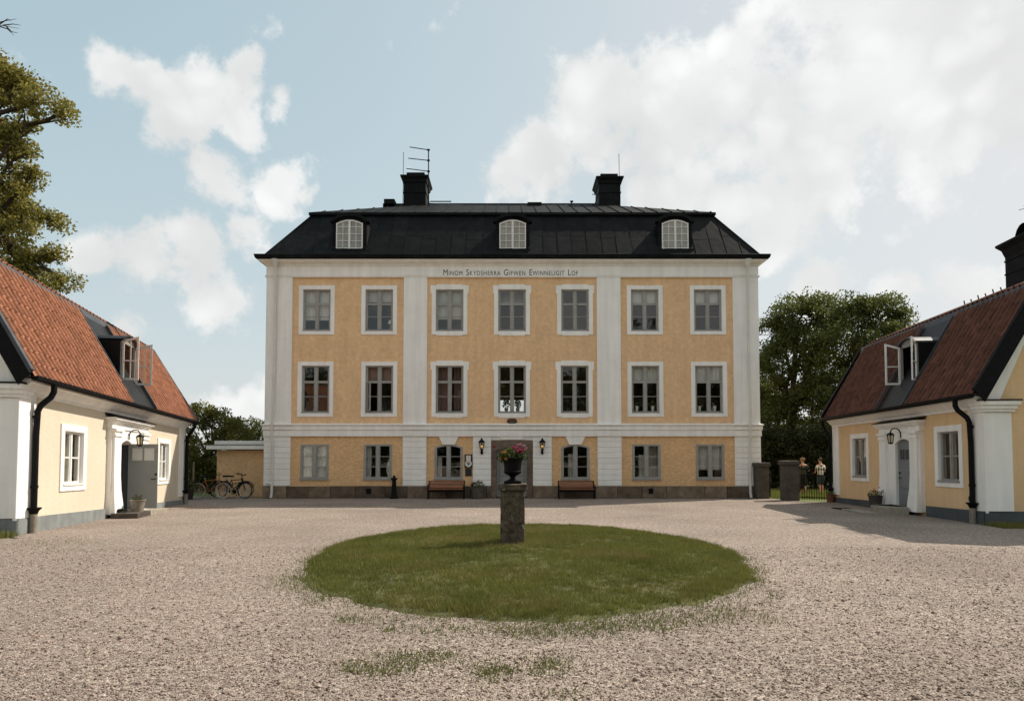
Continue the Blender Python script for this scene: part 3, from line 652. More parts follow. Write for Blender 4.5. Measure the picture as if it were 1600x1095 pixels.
# chimneys, rods and roof furniture
for k, (u0, u1, vt) in enumerate(((634, 668, 276), (933, 966, 278))):
    Yc = YF+DEP/2; x0, x1 = at(u0, 300, Yc).x, at(u1, 300, Yc).x; zt_ = at(650, vt, Yc).z; zcap = at(650, vt+8, Yc).z; y0, y1 = DEP/2-.7, DEP/2+.7
    ch = MB(); ch.box(x0, x1, y0, y1, zr-.6, zcap-.02); ch = ch.build('chimney', ROOFM, manor)
    q = MB(); q.rects(x0, x1, y0, y1, [(0, zcap-.36), (.05, zcap-.33), (.07, zcap-.2), (.16, zcap-.06), (.16, zcap), (.0, zcap+.02)]); q.build('chimney_cap', ROOFM, ch)
    q = MB(); q.box(x0+.12, x1-.1, y0+.2, y1-.2, zcap+.02, zt_); q.build('chimney_flue', BLK, ch)
    q = MB(); q.rects(x0, x1, y0, y1, [(.0, zr+.32), (.03, zr+.33), (.03, zr+.39), (.0, zr+.40)]); q.build('chimney_band', ROOFM, ch)
Yc = YF+DEP/2-.8
def rod(name, pts, r, par=manor): 
    q = MB(); q.tube([tuple(at(u, v, Yc)-Vector((0, YF, 0))) for u, v in pts], r, 6); return q.build(name, BLK, par)
an = rod('antenna_mast', [(669.5, 322), (669.5, 234)], .03)
for v0, v1, u0 in ((230, 234.5, 640), (247.5, 251, 638), (263.5, 268, 635)):
    rod('antenna_arm', [(u0, v0), (670, v1)], .022, an); rod('antenna_clamp', [(667.5, v1), (671.5, v1)], .05, an)
rod('lightning_rod', [(629.5, 322), (630.5, 238)], .014); rod('lightning_rod', [(968.5, 322), (967, 241)], .014)
rod('rod_bracket', [(629.5, 297), (636, 297)], .015); rod('rod_bracket', [(925, 304), (934, 304)], .02); rod('rod_bracket', [(963, 301), (968.5, 301)], .015)
rl = rod('roof_rail', [(670, 318), (735, 319.5), (800, 320), (928, 319)], .018)
rod('roof_rail', [(672, 315), (705, 315)], .03, )
for u in (680, 698, 727, 771, 800, 850, 880, 921): rod('rail_post', [(u, 323), (u, 318)], .018, rl)
rod('vent_pipe', [(893, 324), (893, 315)], .035); rod('vent_pipe', [(891, 315), (895.5, 315)], .05)
def ridge_box(name, u0, u1, v0, v1):
    p0 = at(u0, v1, Yc); p1 = at(u1, v0, Yc); q = MB(); q.box(p0.x, p1.x, Yc-YF-.3, Yc-YF+.3, p0.z-.4, p1.z); q.build(name, ROOFM, manor)
ridge_box('roof_vent', 601.5, 618, 314.5, 326); ridge_box('roof_vent_base', 600, 632, 321.5, 327); ridge_box('roof_hatch', 824, 846, 319.5, 325)
# downpipes
for k, (u, ve) in enumerate(((429, 1), (1168, 1))):
    xt = at(430 if k == 0 else 1168, 408, YF-.3).x; xw = mx_(433 if k == 0 else 1166.5, 436); xb = mx_(427 if k == 0 else 1170, 770); s = 1 if k == 0 else -1
    zt_ = ze-.06
    q = MB(); q.lathe([(.07, -.28), (.09, -.2), (.17, 0), (.18, .04)], (xt, .3, zt_), 10); h_ = q.build('rain_hopper', PIPEW, manor, True, mxf)
    q = MB(); q.tube([(xt, .3, zt_-.24), (xt, .29, zt_-.32), (xw, .16, z_top-.25), (xw, .155, z_top-.5), ((xw*.8+xb*.2), .155, 5.5), ((xw*.55+xb*.45), .29, 3.55), (xb, .29, 3.0), (xb, .2, 2.2), (xb, .19, .25), (xb-.02*s, .23, .03)], .058, 8)
    q.build('downpipe', PIPEW, manor, True, mxf)
    q = MB(); [q.lathe([(.068, 0), (.068, .06)], ((xw*.8+xb*.2) if z > 4 else xb, .155 if z > 4 else .22, z), 8) for z in (5.4, 2.6, 1.1)]; q.build('pipe_clamp', PIPEW, manor, True, mxf)
    if k == 0: MB().tube([(xb, .2, .62), (xb-.2, .3, .66)], .05, 8).build('pipe_outlet', PIPEW, manor, True, mxf)
# small plaque over the entrance
px = mx_(800, 658); pz = mz_(658); q = MB(); q.prism([(px-.2, pz-.06), (px-.15, pz-.11), (px+.15, pz-.11), (px+.2, pz-.06), (px+.23, pz), (px+.2, pz+.06), (px+.15, pz+.11), (px-.15, pz+.11), (px-.2, pz+.06), (px-.23, pz)], 0, .05)
tag(q.build('wall_plaque', M('bronze_plaque', (.07, .04, .022), .5, .5, 12), None, xf=lambda p: (p[0], YF-p[1], p[2])), 'small dark bronze cartouche plaque on wall above the entrance', 'plaque')

# ------------------------------------------------------------------ low annex left of the manor
YA = YF+1.0
ax0 = at(338.5, 740, YA).x; ax1 = XL-.1
ann = empty('annex', (0, YA, 0), 0, 'low flat-roofed ochre annex with white fascia beside the manor', 'annex')
MB().box(ax0, ax1, 0, 5, 0, at(380, 703, YA).z).build('wall', YELR, ann)
zA0 = at(380, 701.5, YA-.35).z; zA1 = at(380, 695.2, YA-.35).z; zA2 = at(380, 688.5, YA).z
MB().box(at(322, 698, YA-.35).x, ax1, -.35, 5.4, zA0, zA1).build('fascia', WHT, ann)
MB().box(ax0-.1, ax1, -.05, 5.2, zA1, zA2).build('parapet', WHT, ann)
MB().box(at(322, 698, YA-.35).x-.02, ax1+.0, -.37, 5.42, zA1, zA1+.03).build('metal_edge', FLGR, ann)

# ------------------------------------------------------------------ cottages: (s along the court wall, d outward, z)
def tile_geo(ln=.43, w=.215):
    """pantile: shallow pan and a steep roll whose lower end stands open"""
    xs = [-.5, -.38, -.2, .0, .14, .22, .30, .38, .46, .54]; zs = [.030, .010, .002, .004, .022, .064, .084, .076, .040, .012]
    pr = [(x*w, z) for x, z in zip(xs, zs)]; n = len(pr)
    vs = [(x, 0, z+.018) for x, z in pr]+[(x, ln, z) for x, z in pr]+[(x, .004, z-.004) for x, z in pr]
    fs = [(i, i+1, n+i+1, n+i) for i in range(n-1)]+[(2*n+i, 2*n+i+1, i+1, i) for i in range(3)]
    return vs, fs
TV, TF = tile_geo()
def cottage(name, label, P0, P1, m, wallmat, plmat, tilemat, framemat, shear, cfg):
    T = (Vector(P1)-Vector(P0)); L = T.length; ang = math.atan2(T.y, T.x)-R(90)
    root = empty(name, (P0[0], P0[1], 0), ang, label, 'house')
    sh = lambda s, z: z*(1+shear*(1-s/(L/2)))
    xf = lambda p: (m*p[1], p[0], sh(p[0], p[2]))
    Wd = 6.6; EV = (.34, 3.27); BR = (-1.24, 6.02); RD = (-Wd/2, 6.86)
    # walls
    holes = [w[:4] for w in cfg['windows']]+[cfg['door']]
    w = MB(); wall_grid(w, 0, L, 0, 3.2, holes, 0, .2); w.build('wall', wallmat, root, xf=xf)
    gp = [(0, 0), (-Wd, 0), (-Wd, 3.1), (-Wd-BR[0]+.0, BR[1]-.15), (RD[0], RD[1]-.12), (BR[0], BR[1]-.15), (0, 3.1)]
    gm = MB()
    gm.add([(0, d, z) for d, z in gp], [tuple(range(len(gp)))]); gm.add([(L, d, z) for d, z in gp], [tuple(range(len(gp)))])
    gm.add([(0, -Wd, 0), (L, -Wd, 0), (L, -Wd, 3.2), (0, -Wd, 3.2)], [(0, 1, 2, 3)]); gm.build('gable_wall', wallmat if m < 0 else cfg['gable'], root, xf=xf)
    rm = MB(); rm.box(.1, L-.1, -3.2, -3.05, .02, 3.0); rm.box(.1, L-.1, -Wd+.1, -.21, 3.0, 3.1); rm.build('room_wall', INT, root, xf=xf)
    rm = MB(); rm.box(.1, L-.1, -3, -.21, 0.01, .12); rm.build('floor', INTD, root, xf=xf)
    # plinth (dies into the rising ground) 
    q = MB(); dr = cfg['door']
    for s0, s1 in ((-.05, cfg['portal'][0]), (cfg['portal'][1], L+.05)):
        zz = lambda s: .34-.017*s
        MB().prism([(s0, -.02), (s1, -.02), (s1, zz(s1)), (s0, zz(s0))], -.02, .05).build('plinth', plmat, root, xf=xf)
    MB().box(-.055, -.0, -Wd, .05, -.02, .345).build('plinth', plmat, root, xf=xf)
    # corner pilasters
    for s0, s1 in ((-.07, .56), (L-.5, L+.05)):
        q = MB(); q.box(s0, s1, -.03, .04, .30, 2.98)
        q.build('corner_pilaster', WHT, root, xf=xf)
    gw = cfg['gablepil']
    q = MB(); q.box(-.08, -.001, -gw, .035, .35, 2.82); q.build('gable_pilaster', WHT, root, xf=xf)
    q = MB(); q.box(-.13, .3, -gw-.06, .08, 2.83, 2.9); q.box(-.17, .3, -gw-.1, .12, 2.901, 3.0); q.box(-.22, .3, -gw-.15, .16, 3.001, 3.1); q.build('pilaster_capital', WHT, root, xf=xf)
    q = MB(); q.box(-.24, .2, -gw-.18, .17, 3.101, 3.135); q.build('capital_flashing', BLK, root, xf=xf)
    if cfg.get('gable_cornice'):
        q = MB(); q.box(-.10, -.002, -Wd, -gw-.151, 2.84, 2.9); q.box(-.16, -.002, -Wd, -gw-.151, 2.901, 3.1); q.build('gable_cornice', WHT, root, xf=xf)
        q = MB(); q.box(-.2, -.002, -Wd, -gw-.19, 3.101, 3.14); q.build('gable_flashing', BLK, root, xf=xf)
    # raking gable trim
    def rake(d0, z0, d1, z1, w0, dd, sb, st):
        q = MB(); t = Vector((d1-d0, z1-z0)).normalized(); nn = Vector((-t.y, t.x)); nn = nn if nn.x < 0 else -nn
        pts = [(d0, z0), (d1, z1), (d1+nn.x*w0, z1+nn.y*w0-.0), (d0+nn.x*w0, z0+nn.y*w0)]
        q.prism(pts, sb, st, axis=0); return q
    rake(.10, 3.14, BR[0]+.12, BR[1]-.1, .42, 0, -.09, -.001).build('raking_trim', WHT, root, xf=xf)
    rake(.06, 3.14, BR[0]+.08, BR[1]-.1, .13, 0, -.13, -.091).build('raking_trim', WHT, root, xf=xf)
    q = MB(); q.prism([(BR[0]+.1, BR[1]-.1), (RD[0], RD[1]-.1), (RD[0], RD[1]-.36), (BR[0]-.05, BR[1]-.33)], -.09, -.001, axis=0); q.build('raking_trim', WHT, root, xf=xf)
    # eaves cornice (cove)
    q = MB(); pr = [(0, 2.92), (.05, 2.92), (.06, 2.99), (.11, 3.02), (.22, 3.14), (.27, 3.16), (.27, 3.23), (0, 3.23)]
    q.prism(pr, -.05, L+.05, axis=0); q.build('eaves_cornice', WHT, root, xf=xf)
    # roof body
    so = .27
    q = MB(); pr = [EV, BR, RD, (-Wd-BR[0], BR[1]), (-Wd-EV[0], EV[1]), (-Wd-EV[0]+.1, EV[1]-.03), (-Wd-BR[0]-.05, BR[1]-.16), (RD[0], RD[1]-.13), (BR[0]-.05, BR[1]-.16), (EV[0]-.1, EV[1]-.03)]
    q.prism(pr, -so, L+.25, axis=0); roof = q.build('roof', FLASH, root, xf=xf)
    # barge boards (near and far)
    for s0, s1 in ((-so-.04, -so), (L+.25, L+.29)):
        for a, b in ((EV, BR), (BR, RD)):
            q = MB(); q.prism([(a[0]+.04, a[1]+.10), (b[0]+.04, b[1]+.10), (b[0]-.26, b[1]-.12), (a[0]-.22, a[1]-.2)] if a is EV else [(a[0], a[1]+.11), (b[0], b[1]+.11), (b[0], b[1]-.2), (a[0]-.1, a[1]-.18)], s0, s1, axis=0)
            q.build('barge_board', BLK, root, xf=xf)
    q = MB(); q.prism([(EV[0]+.05, EV[1]+.12), (BR[0]+.02, BR[1]+.12), (BR[0]-.03, BR[1]+.09), (EV[0], EV[1]+.05)], -so-.05, -so+.06, axis=0); q.build('verge_flashing', FLGR if m > 0 else BLK, root, xf=xf); q = MB(); q.prism([(EV[0]+.05, EV[1]+.12), (BR[0]+.02, BR[1]+.12), (BR[0]-.03, BR[1]+.09), (EV[0], EV[1]+.05)], L+.18, L+.3, axis=0)
    q.build('verge_flashing', FLGR if m > 0 else BLK, root, xf=xf)
    # tiles
    dirv = Vector((BR[0]-EV[0], BR[1]-EV[1])); ln = dirv.length; dirv /= ln; nrm = Vector((dirv.y, -dirv.x))
    tm = bpy.data.meshes.new('tile'); tm.from_pydata(TV, [], TF); tm.materials.append(tilemat)
    sa, sb = cfg['strip']; cand = []; rows = 9; ex = (ln-.1)/rows
    nc = int((L+.25+so-.12)/.215)
    for j in range(rows):
        for i in range(nc):
            s = -so+.14+i*.215+random.uniform(-.006, .006)
            if sa-.03 < s < sb+.03: continue
            t = -.03+j*ex+random.uniform(-.008, .008); cand.append((s, t, j))
    org = Vector(P0)
    def depth(c): 
        wp = root_m @ Vector((m*EV[0], c[0], 3.3)); return wp.y+abs(wp.x)*.0
    root_m = Matrix.Translation((P0[0], P0[1], 0)) @ Matrix.Rotation(ang, 4, 'Z')
    vis = [c for c in cand if abs((root_m @ Vector((m*(EV[0]+dirv.x*c[1]), c[0], 4))).x/(root_m @ Vector((m*(EV[0]+dirv.x*c[1]), c[0], 4))).y) < .82]
    vis.sort(key=depth); own = set(vis[:298])
    bv, bf = [], []
    def tile_matrix(s, t, jit):
        d = EV[0]+dirv.x*t+nrm.x*.012; z = sh(s, EV[1]+dirv.y*t+nrm.y*.012)
        mt = Matrix(((0, m*dirv.x, m*nrm.x), (m, 0, 0), (0, dirv.y, nrm.y))).to_4x4() @ Matrix.Rotation(jit, 4, 'Z')
        return Matrix.Translation((m*d, s, z)) @ mt
    for c in cand:
        mt = tile_matrix(c[0], c[1], random.gauss(0, .012)) @ Matrix.Rotation(random.gauss(0, .008), 4, 'X')
        if c in own:
            o = bpy.data.objects.new('tile', tm); COL.objects.link(o); o.parent = roof; o.matrix_local = mt
        else:
            b = len(bv); bv += [mt @ Vector(p) for p in TV]; bf += [tuple(b+k for k in f) for f in TF]
    # upper slope courses
    du = Vector((RD[0]-BR[0], RD[1]-BR[1])); lu = du.length; du /= lu; nu = Vector((du.y, -du.x))
    if nu.y < 0: nu = -nu
    for j in range(6):
        for i in range(nc):
            s = -so+.14+i*.215
            t = .06+j*(lu-.1)/6; d = BR[0]+du.x*t+nu.x*.02; z = sh(s, BR[1]+du.y*t+nu.y*.02+.03)
            mt = Matrix.Translation((m*d, s, z)) @ Matrix(((0, m*du.x, m*nu.x), (m, 0, 0), (0, du.y, nu.y))).to_4x4() @ Matrix.Rotation(random.gauss(0, .012), 4, 'Z')
            b = len(bv); bv += [mt @ Vector(p) for p in TV]; bf += [tuple(b+k for k in f) for f in TF]
    me = bpy.data.meshes.new('tile_field'); me.from_pydata(bv, [], bf); me.materials.append(tilemat); tag(link('tile_field', me, roof), kind='stuff')
    # flashing at the break, ridge tiles
    q = MB(); q.prism([(BR[0]+.09, BR[1]-.16), (BR[0]+.12, BR[1]-.16), (BR[0]+.05, BR[1]+.06), (BR[0]-.02, BR[1]+.07)], -so-.02, L+.27, axis=0); q.build('break_flashing', FLGR, root, xf=xf)
    s = -so
    while s < L+.2:
        q = MB(); q.prism([(RD[0]+.13*math.cos(a), RD[1]+.02+.12*math.sin(a)) for a in [math.pi*k/6 for k in range(7)]], s, s+.395, axis=0); q.build('ridge_tile', tilemat, roof, xf=xf); s += .4
    for k in range(8):
        sp = cfg['pegs'][0]+(cfg['pegs'][1]-cfg['pegs'][0])*k/7; q = MB(); q.tube([(sp, RD[0]+.1, RD[1]+.08), (sp, RD[0]+.13, RD[1]+(.32 if m > 0 else .2)+.04*(k % 2))], .02, 5); q.build('ridge_peg', BLK, root, xf=xf)
    # gutter and downpipes
    q = MB(); q.prism([(EV[0]-.02, EV[1]-.02), (EV[0]+.13, EV[1]+.0), (EV[0]+.12, EV[1]-.07), (EV[0]+.07, EV[1]-.11), (EV[0]+.0, EV[1]-.09)], -so+.05, L+.27, axis=0); q.build('gutter', BLK, root, xf=xf)
    for s0, b_ in cfg['pipes']:
        q = MB(); q.tube([(s0, EV[0]+.06, EV[1]-.08), (s0, EV[0]+.06, EV[1]-.24), (s0, EV[0]+.0, EV[1]-.36), (s0+b_, .2, EV[1]-.55), (s0+b_, .14, EV[1]-.68), (s0+b_, .12, EV[1]-1.2), (s0+b_, .12, .42)], .062, 10)
        q.build('downpipe', BLK, root, True, xf)
        q = MB(); [q.lathe([(.075, 0), (.075, .06)], (s0+b_, .12, z), 10) for z in (2.45, .95)]; q.build('pipe_clamp', BLK, root, True, xf)
        q = MB(); q.lathe([(.075, .40), (.10, .47), (.15, .52), (.15, .54)], (s0+b_, .12, 0), 10); q.build('pipe_collar', BLK, root, True, xf)
        q = MB(); q.lathe([(.08, -.02), (.075, .40)], (s0+b_, .12, 0), 10); q.build('pipe_foot', CLAY, root, True, xf)
    # windows
    for (a0, a1, z0, z1) in cfg['windows']:
        o = window(root, xf, a0, a1, z0, z1, -.055, framemat, rows=(.5,), fw=.06, mw=.07, bw=.035, glass=GLASSC)
        surround(o, xf, a0, a1, z0, z1, .155, -.02, .03, WHT)
        q = MB(); q.box(a0-.02, a1+.02, -.1, .05, z0-.03, z0+.02); q.build('sill', framemat if m < 0 else FRW, o, xf=xf)
        q = MB(); wavy(q, a0, a0+.32, z0, z1, -.3, .03, 3); q.build('curtain', BLIND, o, True, xf)
        q = MB(); wavy(q, a1-.28, a1, z0, z1, -.32, .03, 3); q.build('curtain', BLIND, o, True, xf)
    # portal
    p0, p1 = cfg['portal']; d0, d1, dz0, dz1 = cfg['door']
    po = MB(); zt = 2.62
    po.box(p0+.1, d0-.02, -.02, .12, .1, zt-.12); po.box(d1+.02, p1-.1, -.02, .12, .1, zt-.12)
    n = 8; c = (d0+d1)/2; hw = (d1-d0)/2+.02
    xs = [c-hw+2*hw*k/n for k in range(n+1)]
    po.prism([(x, dz1-.14+.14*(1-((x-c)/hw)**2)) for x in xs]+[(c+hw, zt-.12), (c-hw, zt-.12)], -.25, .118)
    po = po.build('portal', WHT, root, xf=xf)
    for a0, a1 in ((p0+.14, p0+.14+.42), (p1-.14-.42, p1-.14)):
        q = MB(); q.loft([[(a0-f, .121, z), (a1+f, .121, z), (a1+f, .19+f, z), (a0-f, .19+f, z)] for z, f in ((.1, .08), (.35, .06), (.75, .02), (1.2, 0), (2.28, 0), (2.281, .03), (2.34, .03), (2.341, 0.01), (2.42, .01), (2.421, .05), (2.499, .06))]); q.build('portal_pilaster', WHT, po, xf=xf)
    q = MB(); q.box(p0+.06, p1-.06, -.02, .15, zt-.119, zt+.03); q.box(p0+.04, p1-.04, -.02, .19, zt+.031, zt+.07); q.box(p0, p1, -.02, .24, zt+.071, zt+.12); q.box(p0-.04, p1+.04, -.02, .29, zt+.121, zt+.18); q.build('entablature', WHT, po, xf=xf)
    q = MB(); q.prism([(-.02, zt+.26), (.33, zt+.181), (.34, zt+.2), (-.02, zt+.30)], p0-.06, p1+.06, axis=0); q.build('portal_cover', BLK, po, xf=xf)
    return root, xf, L, sh

# left cottage -----------------------------------------------------------
LP0 = gnd(24, 836); LP1 = gnd(285, 787)
cfgL = dict(windows=[(1.84, 2.78, .99, 2.28), (7.86, 8.72, .99, 2.28)], door=(4.72, 5.5, .12, 2.2), portal=(4.0, 6.62), strip=(4.72, 6.42), pegs=(5.6, 8.2),
            pipes=[(.55, -.12), (10.15, .05)], gable=M('shaded_white_limewash', (.52, .475, .40), .9, .05, .8, .3, 12, streak=.06), gablepil=.35, gable_cornice=True)  # gable limewash toned down to grey; its shade is put into the colour
cl, xfl, LL, shl = cottage('cottage', 'ochre cottage with walls coloured sun-pale, sunlit red tile roof and open door on the left', LP0, LP1, 1, OCHSUN, PLGR, TILE, FRW, .05, cfgL)
RP0 = gnd(1541, 820); RP1 = gnd(1305, 784)
cfgR = dict(windows=[(1.0, 1.98, 1.04, 2.42), (6.3, 7.4, 1.04, 2.42)], door=(3.2, 4.1, .2, 2.28), portal=(2.6, 5.16), strip=(3.03, 4.74), pegs=(3.4, 6.0),
            pipes=[(.45, -.13), (9.1, .05)], gable=OCHC, gablepil=.62)
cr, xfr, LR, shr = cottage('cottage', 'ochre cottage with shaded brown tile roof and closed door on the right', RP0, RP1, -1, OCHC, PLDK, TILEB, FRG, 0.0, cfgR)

# doors
def panelled(root, xf, s0, s1, z0, z1, d, mat, lites=True):
    q = MB(); q.box(s0, s1, d-.05, d, z0, z1); o = q.build('door', mat, root, xf=xf); w = s1-s0
    for a, b in ((.30, .56), (.06, .25)):
        MB().cbox(s0+.14, s1-.14, d+.001, d+.018, z0+(z1-z0)*a, z0+(z1-z0)*b, .02).build('door_panel', mat, o, xf=xf)
    return o
xl_ = xfr
o = panelled(cr, xfr, 3.2, 4.1, .12, 2.27, .045, DOORB)
for k in range(2):
    a = 3.34+k*.34; q = MB(); q.box(a-.02, a+.29, .0455, .06, 1.62, 1.98); q.build('lite_frame', DOORB, o, xf=xfr)
    q = MB(); q.box(a, a+.125, .061, .064, 1.65, 1.95); q.box(a+.145, a+.27, .061, .064, 1.65, 1.95); q.build('pane', M('dark_door_glass', (.05, .055, .06), .08, spec=.6), o, xf=xfr)
MB().tube([(4.0, .05, 1.08), (4.0, .10, 1.08), (3.86, .10, 1.08)], .014, 6).build('handle', BLK, o, xf=xfr)
MB().lathe([(.03, 0), (.03, .05)], (4.0, .06, 1.2), 8).build('lock', BLK, o, xf=xfr)
q = MB(); q.ball((.62, .003, .62), (.055, .02, .085), 10, 6); q.build('wall_vent', BLK, cr, True, xfr)
# left cottage: grey leaf swung out, white inner leaf, dark hall
hs, hd, an = 5.46, .02, R(97)
xo = lambda p: xfl((hs-p[0]*math.cos(an)+p[1]*math.sin(an)*1.0, hd+p[0]*math.sin(an)+p[1]*math.cos(an), p[2]))
q = MB(); q.box(0, .80, -.025, .025, .17, 1.62); q.box(0, .1, -.025, .025, 1.62, 2.12); q.box(.70, .80, -.025, .025, 1.62, 2.12); q.box(.1, .70, -.025, .025, 2.0, 2.12); q.box(.38, .42, -.02, .02, 1.62, 2.0)
od = q.build('open_door', DOOR, cl, xf=xo); od['label'] = 'grey door leaf swung wide open'
for a0, a1 in ((.1, .38), (.42, .70)): MB().box(a0, a1, -.004, .004, 1.62, 2.0).build('pane', M('frosted_door_glass', (.62, .60, .54), .3, .03), od, xf=xo)
MB().tube([(.75, -.02, 1.06), (.75, -.07, 1.06), (.63, -.07, 1.06)], .014, 6).build('handle', BLK, od, xf=xo); MB().box(.73, .78, -.035, -.024, 1.17, 1.23).build('lock', BLK, od, xf=xo)
MB().tube([(.75, .02, 1.06), (.75, .07, 1.06), (.63, .07, 1.06)], .014, 6).build('handle', BLK, od, xf=xo)
q = MB(); q.box(4.73, 4.78, -.2, .10, .12, 2.08); iw = q.build('side_leaf', FRW, cl, xf=xfl)
MB().box(4.781, 4.785, -.15, .05, 1.62, 1.98).build('pane', GLASSC, iw, xf=xfl)
q = MB(); q.box(4.7, 5.64, -1.4, -1.3, .1, 2.3); q.box(4.6, 4.69, -1.4, -.21, .1, 2.3); q.box(5.65, 5.74, -1.4, -.21, .1, 2.3); q.build('hall_wall', M('hall_green_paint', (.10, .12, .125), .7), cl, xf=xfl)
MB().box(5.47, 5.499, -.2, .01, .12, 2.19).build('door_frame', M('jamb_shade', (.06, .07, .075), .7), cl, xf=xfl)  # dark lining added on the far jamb, doorway shade put into its colour
MB().box(3.2, 3.22, -.02, .044, .2, 2.27).build('door_frame', WHT, cr, xf=xfr)
# dormers with casements standing open
def cottage_dormer(root, xf, s0, s1, m, inner, fmat):
    EV = (.34, 3.27); BR = (-1.24, 6.02); dv = Vector((BR[0]-EV[0], BR[1]-EV[1])); dv.normalize(); nn = Vector((dv.y, -dv.x))
    P = lambda t, h: (EV[0]+dv.x*t+nn.x*h, EV[1]+dv.y*t+nn.y*h)
    q = MB(); a, b = P(-.02, .015), P(3.0, .015); c_, d_ = P(3.0, .03), P(-.02, .03)
    q.prism([a, b, c_, d_], s0, s1, axis=0); dm = q.build('dormer', FLASH, root, xf=xf)
    for sx in (s0, s1):
        q = MB(); q.prism([P(-.02, .01), P(3.02, .01), P(3.02, .12), P(-.02, .12)], sx-.02, sx+.02, axis=0); q.build('edge_strip', FLGR, dm, xf=xf)
    c = (s0+s1)/2-(.28 if m < 0 else 0); hw = .52; fd = -.10; zb, zt = 3.98, 5.16
    n = 8; arc = [(c-hw-.06+(2*hw+.12)*k/n, zt+.20*(1-(2*k/n-1)**2)) for k in range(n+1)]
    # cheeks and barrel top
    for sx in (-1, 1):
        a = c+sx*hw; q = MB(); q.prism([(fd, zb-.02), (fd, zt), (-1.15, zt), (-.28, zb-.02)], min(a, a+sx*.06), max(a, a+sx*.06), axis=0); q.build('cheek', BLK, dm, xf=xf)
    q = MB(); vs = [(a, fd+.10, z) for a, z in arc]+[(a, -1.3, z) for a, z in arc]+[(a, fd+.10, z+.05) for a, z in arc]+[(a, -1.3, z+.05) for a, z in arc]; k = n+1
    q.add(vs, [(i, i+1, k+i+1, k+i) for i in range(n)]+[(2*k+i, 2*k+i+1, 3*k+i+1, 3*k+i) for i in range(n)]+[(i, i+1, 2*k+i+1, 2*k+i) for i in range(n)]); q.build('barrel_roof', FLGR if m < 0 else FLASH, dm, True, xf)
    q = MB(); q.box(c-hw, c+hw, fd-.06, fd+.02, zb-.10, zb); q.box(c-hw, c-hw+.06, fd-.06, fd, zb, zt); q.box(c+hw-.06, c+hw, fd-.06, fd, zb, zt)
    q.prism([(a, z-.004) for a, z in arc[1:-1]]+[(c+hw-.07, zt-.02), (c-hw+.07, zt-.02)], fd-.05, fd-.01); q.build('dormer_frame', inner, dm, xf=xf)
    q = MB(); q.box(c-hw+.06, c+hw-.06, -1.0, -.95, zb, zt); q.build('dormer_back', INTD, dm, xf=xf)
    # casements
    ww = hw-.07
    for sx, an in ((-1, R(cfg_an[m][0])), (1, R(cfg_an[m][1]))):
        h0 = c+sx*(hw-.05)
        xo = lambda p, h0=h0, sx=sx, an=an: xf((h0-sx*p[0]*math.cos(an)-sx*p[1]*math.sin(an), fd+.03+p[0]*math.sin(an)-p[1]*math.cos(an), p[2]))
        tp = lambda x: zt+.02+.13*(x/ww)
        q = MB(); q.prism([(0, zb+.02), (.05, zb+.02), (.05, tp(.05)), (0, tp(0))], -.02, .02); q.prism([(ww-.05, zb+.02), (ww, zb+.02), (ww, tp(ww)), (ww-.05, tp(ww-.05))], -.02, .02)
        q.box(.05, ww-.05, -.02, .02, zb+.02, zb+.08); q.prism([(.05, tp(.05)-.06), (ww-.05, tp(ww-.05)-.06), (ww-.05, tp(ww-.05)), (.05, tp(.05))], -.02, .02)
        q.box(.05, ww-.05, -.014, .014, zb+.58, zb+.615)
        if m > 0: q.box(ww/2-.014, ww/2+.014, -.013, .013, zb+.08, tp(ww/2)-.05)
        cs = q.build('open_casement', fmat, dm, xf=xo)
        q = MB(); q.add([(.05, 0, zb+.07), (ww-.05, 0, zb+.07), (ww-.05, 0, tp(ww-.05)-.05), (.05, 0, tp(.05)-.05)], [(0, 1, 2, 3)]); q.build('pane', GLASSC, dm, xf=xo)
    return dm
cfg_an = {1: (88, 105), -1: (138, 92)}
WORNW = M('worn_white_paint', (.52, .49, .45), .6, .15, 5)
cottage_dormer(cl, xfl, 4.72, 6.42, 1, FRG, WORNW)
cottage_dormer(cr, xfr, 3.03, 4.74, -1, FRG, FRW)
# roof ladder on the left cottage
q = MB()
for s in (6.9, 7.2): q.tube([(s, -1.0, 5.75), (s, -1.24, 6.15), (s, -2.2, 6.55)], .03, 5)
for d_, z_ in ((-1.08, 5.88), (-1.34, 6.19), (-1.63, 6.31), (-1.92, 6.43)): q.tube([(6.9, d_, z_), (7.2, d_, z_)], .022, 5)
q.build('roof_ladder', BLK, cl, xf=xfl)
# chimneys
q = MB(); q.box(3.3, 3.95, -3.7, -3.1, 6.4, 7.45); q.build('chimney', M('grey_render', (.26, .22, .19), .9), cl, xf=xfl)
xfc = lambda p: xfr((p[0]+2.4, p[1], p[2]+(.26 if p[2] > 6.5 else 0)))
ch = MB(); ch.box(-.55+.6, 1.0, -3.75, -2.85, 6.3, 7.85); ch = ch.build('chimney', ROOFM, cr, xf=xfc)
q = MB(); q.loft([[(.05-f, -3.75-f, z), (1.0+f, -3.75-f, z), (1.0+f, -2.85+f, z), (.05-f, -2.85+f, z)] for f, z in ((0, 7.5), (.03, 7.6), (.06, 7.72), (.17, 7.86), (.17, 7.92), (.02, 7.96))]); q.build('chimney_cap', ROOFM, ch, xf=xfc)
q = MB(); n = 8
for i in range(n):
    a0, a1 = math.pi*i/n, math.pi*(i+1)/n
    q.prism([(.52+.34*math.cos(a0), 7.98+.42*math.sin(a0)), (.52+.34*math.cos(a1), 7.98+.42*math.sin(a1)), (.52+.31*math.cos(a1), 7.98+.39*math.sin(a1)), (.52+.31*math.cos(a0), 7.98+.39*math.sin(a0))], -3.55, -3.05)
q.build('chimney_cowl', BLK, ch, xf=xfc)
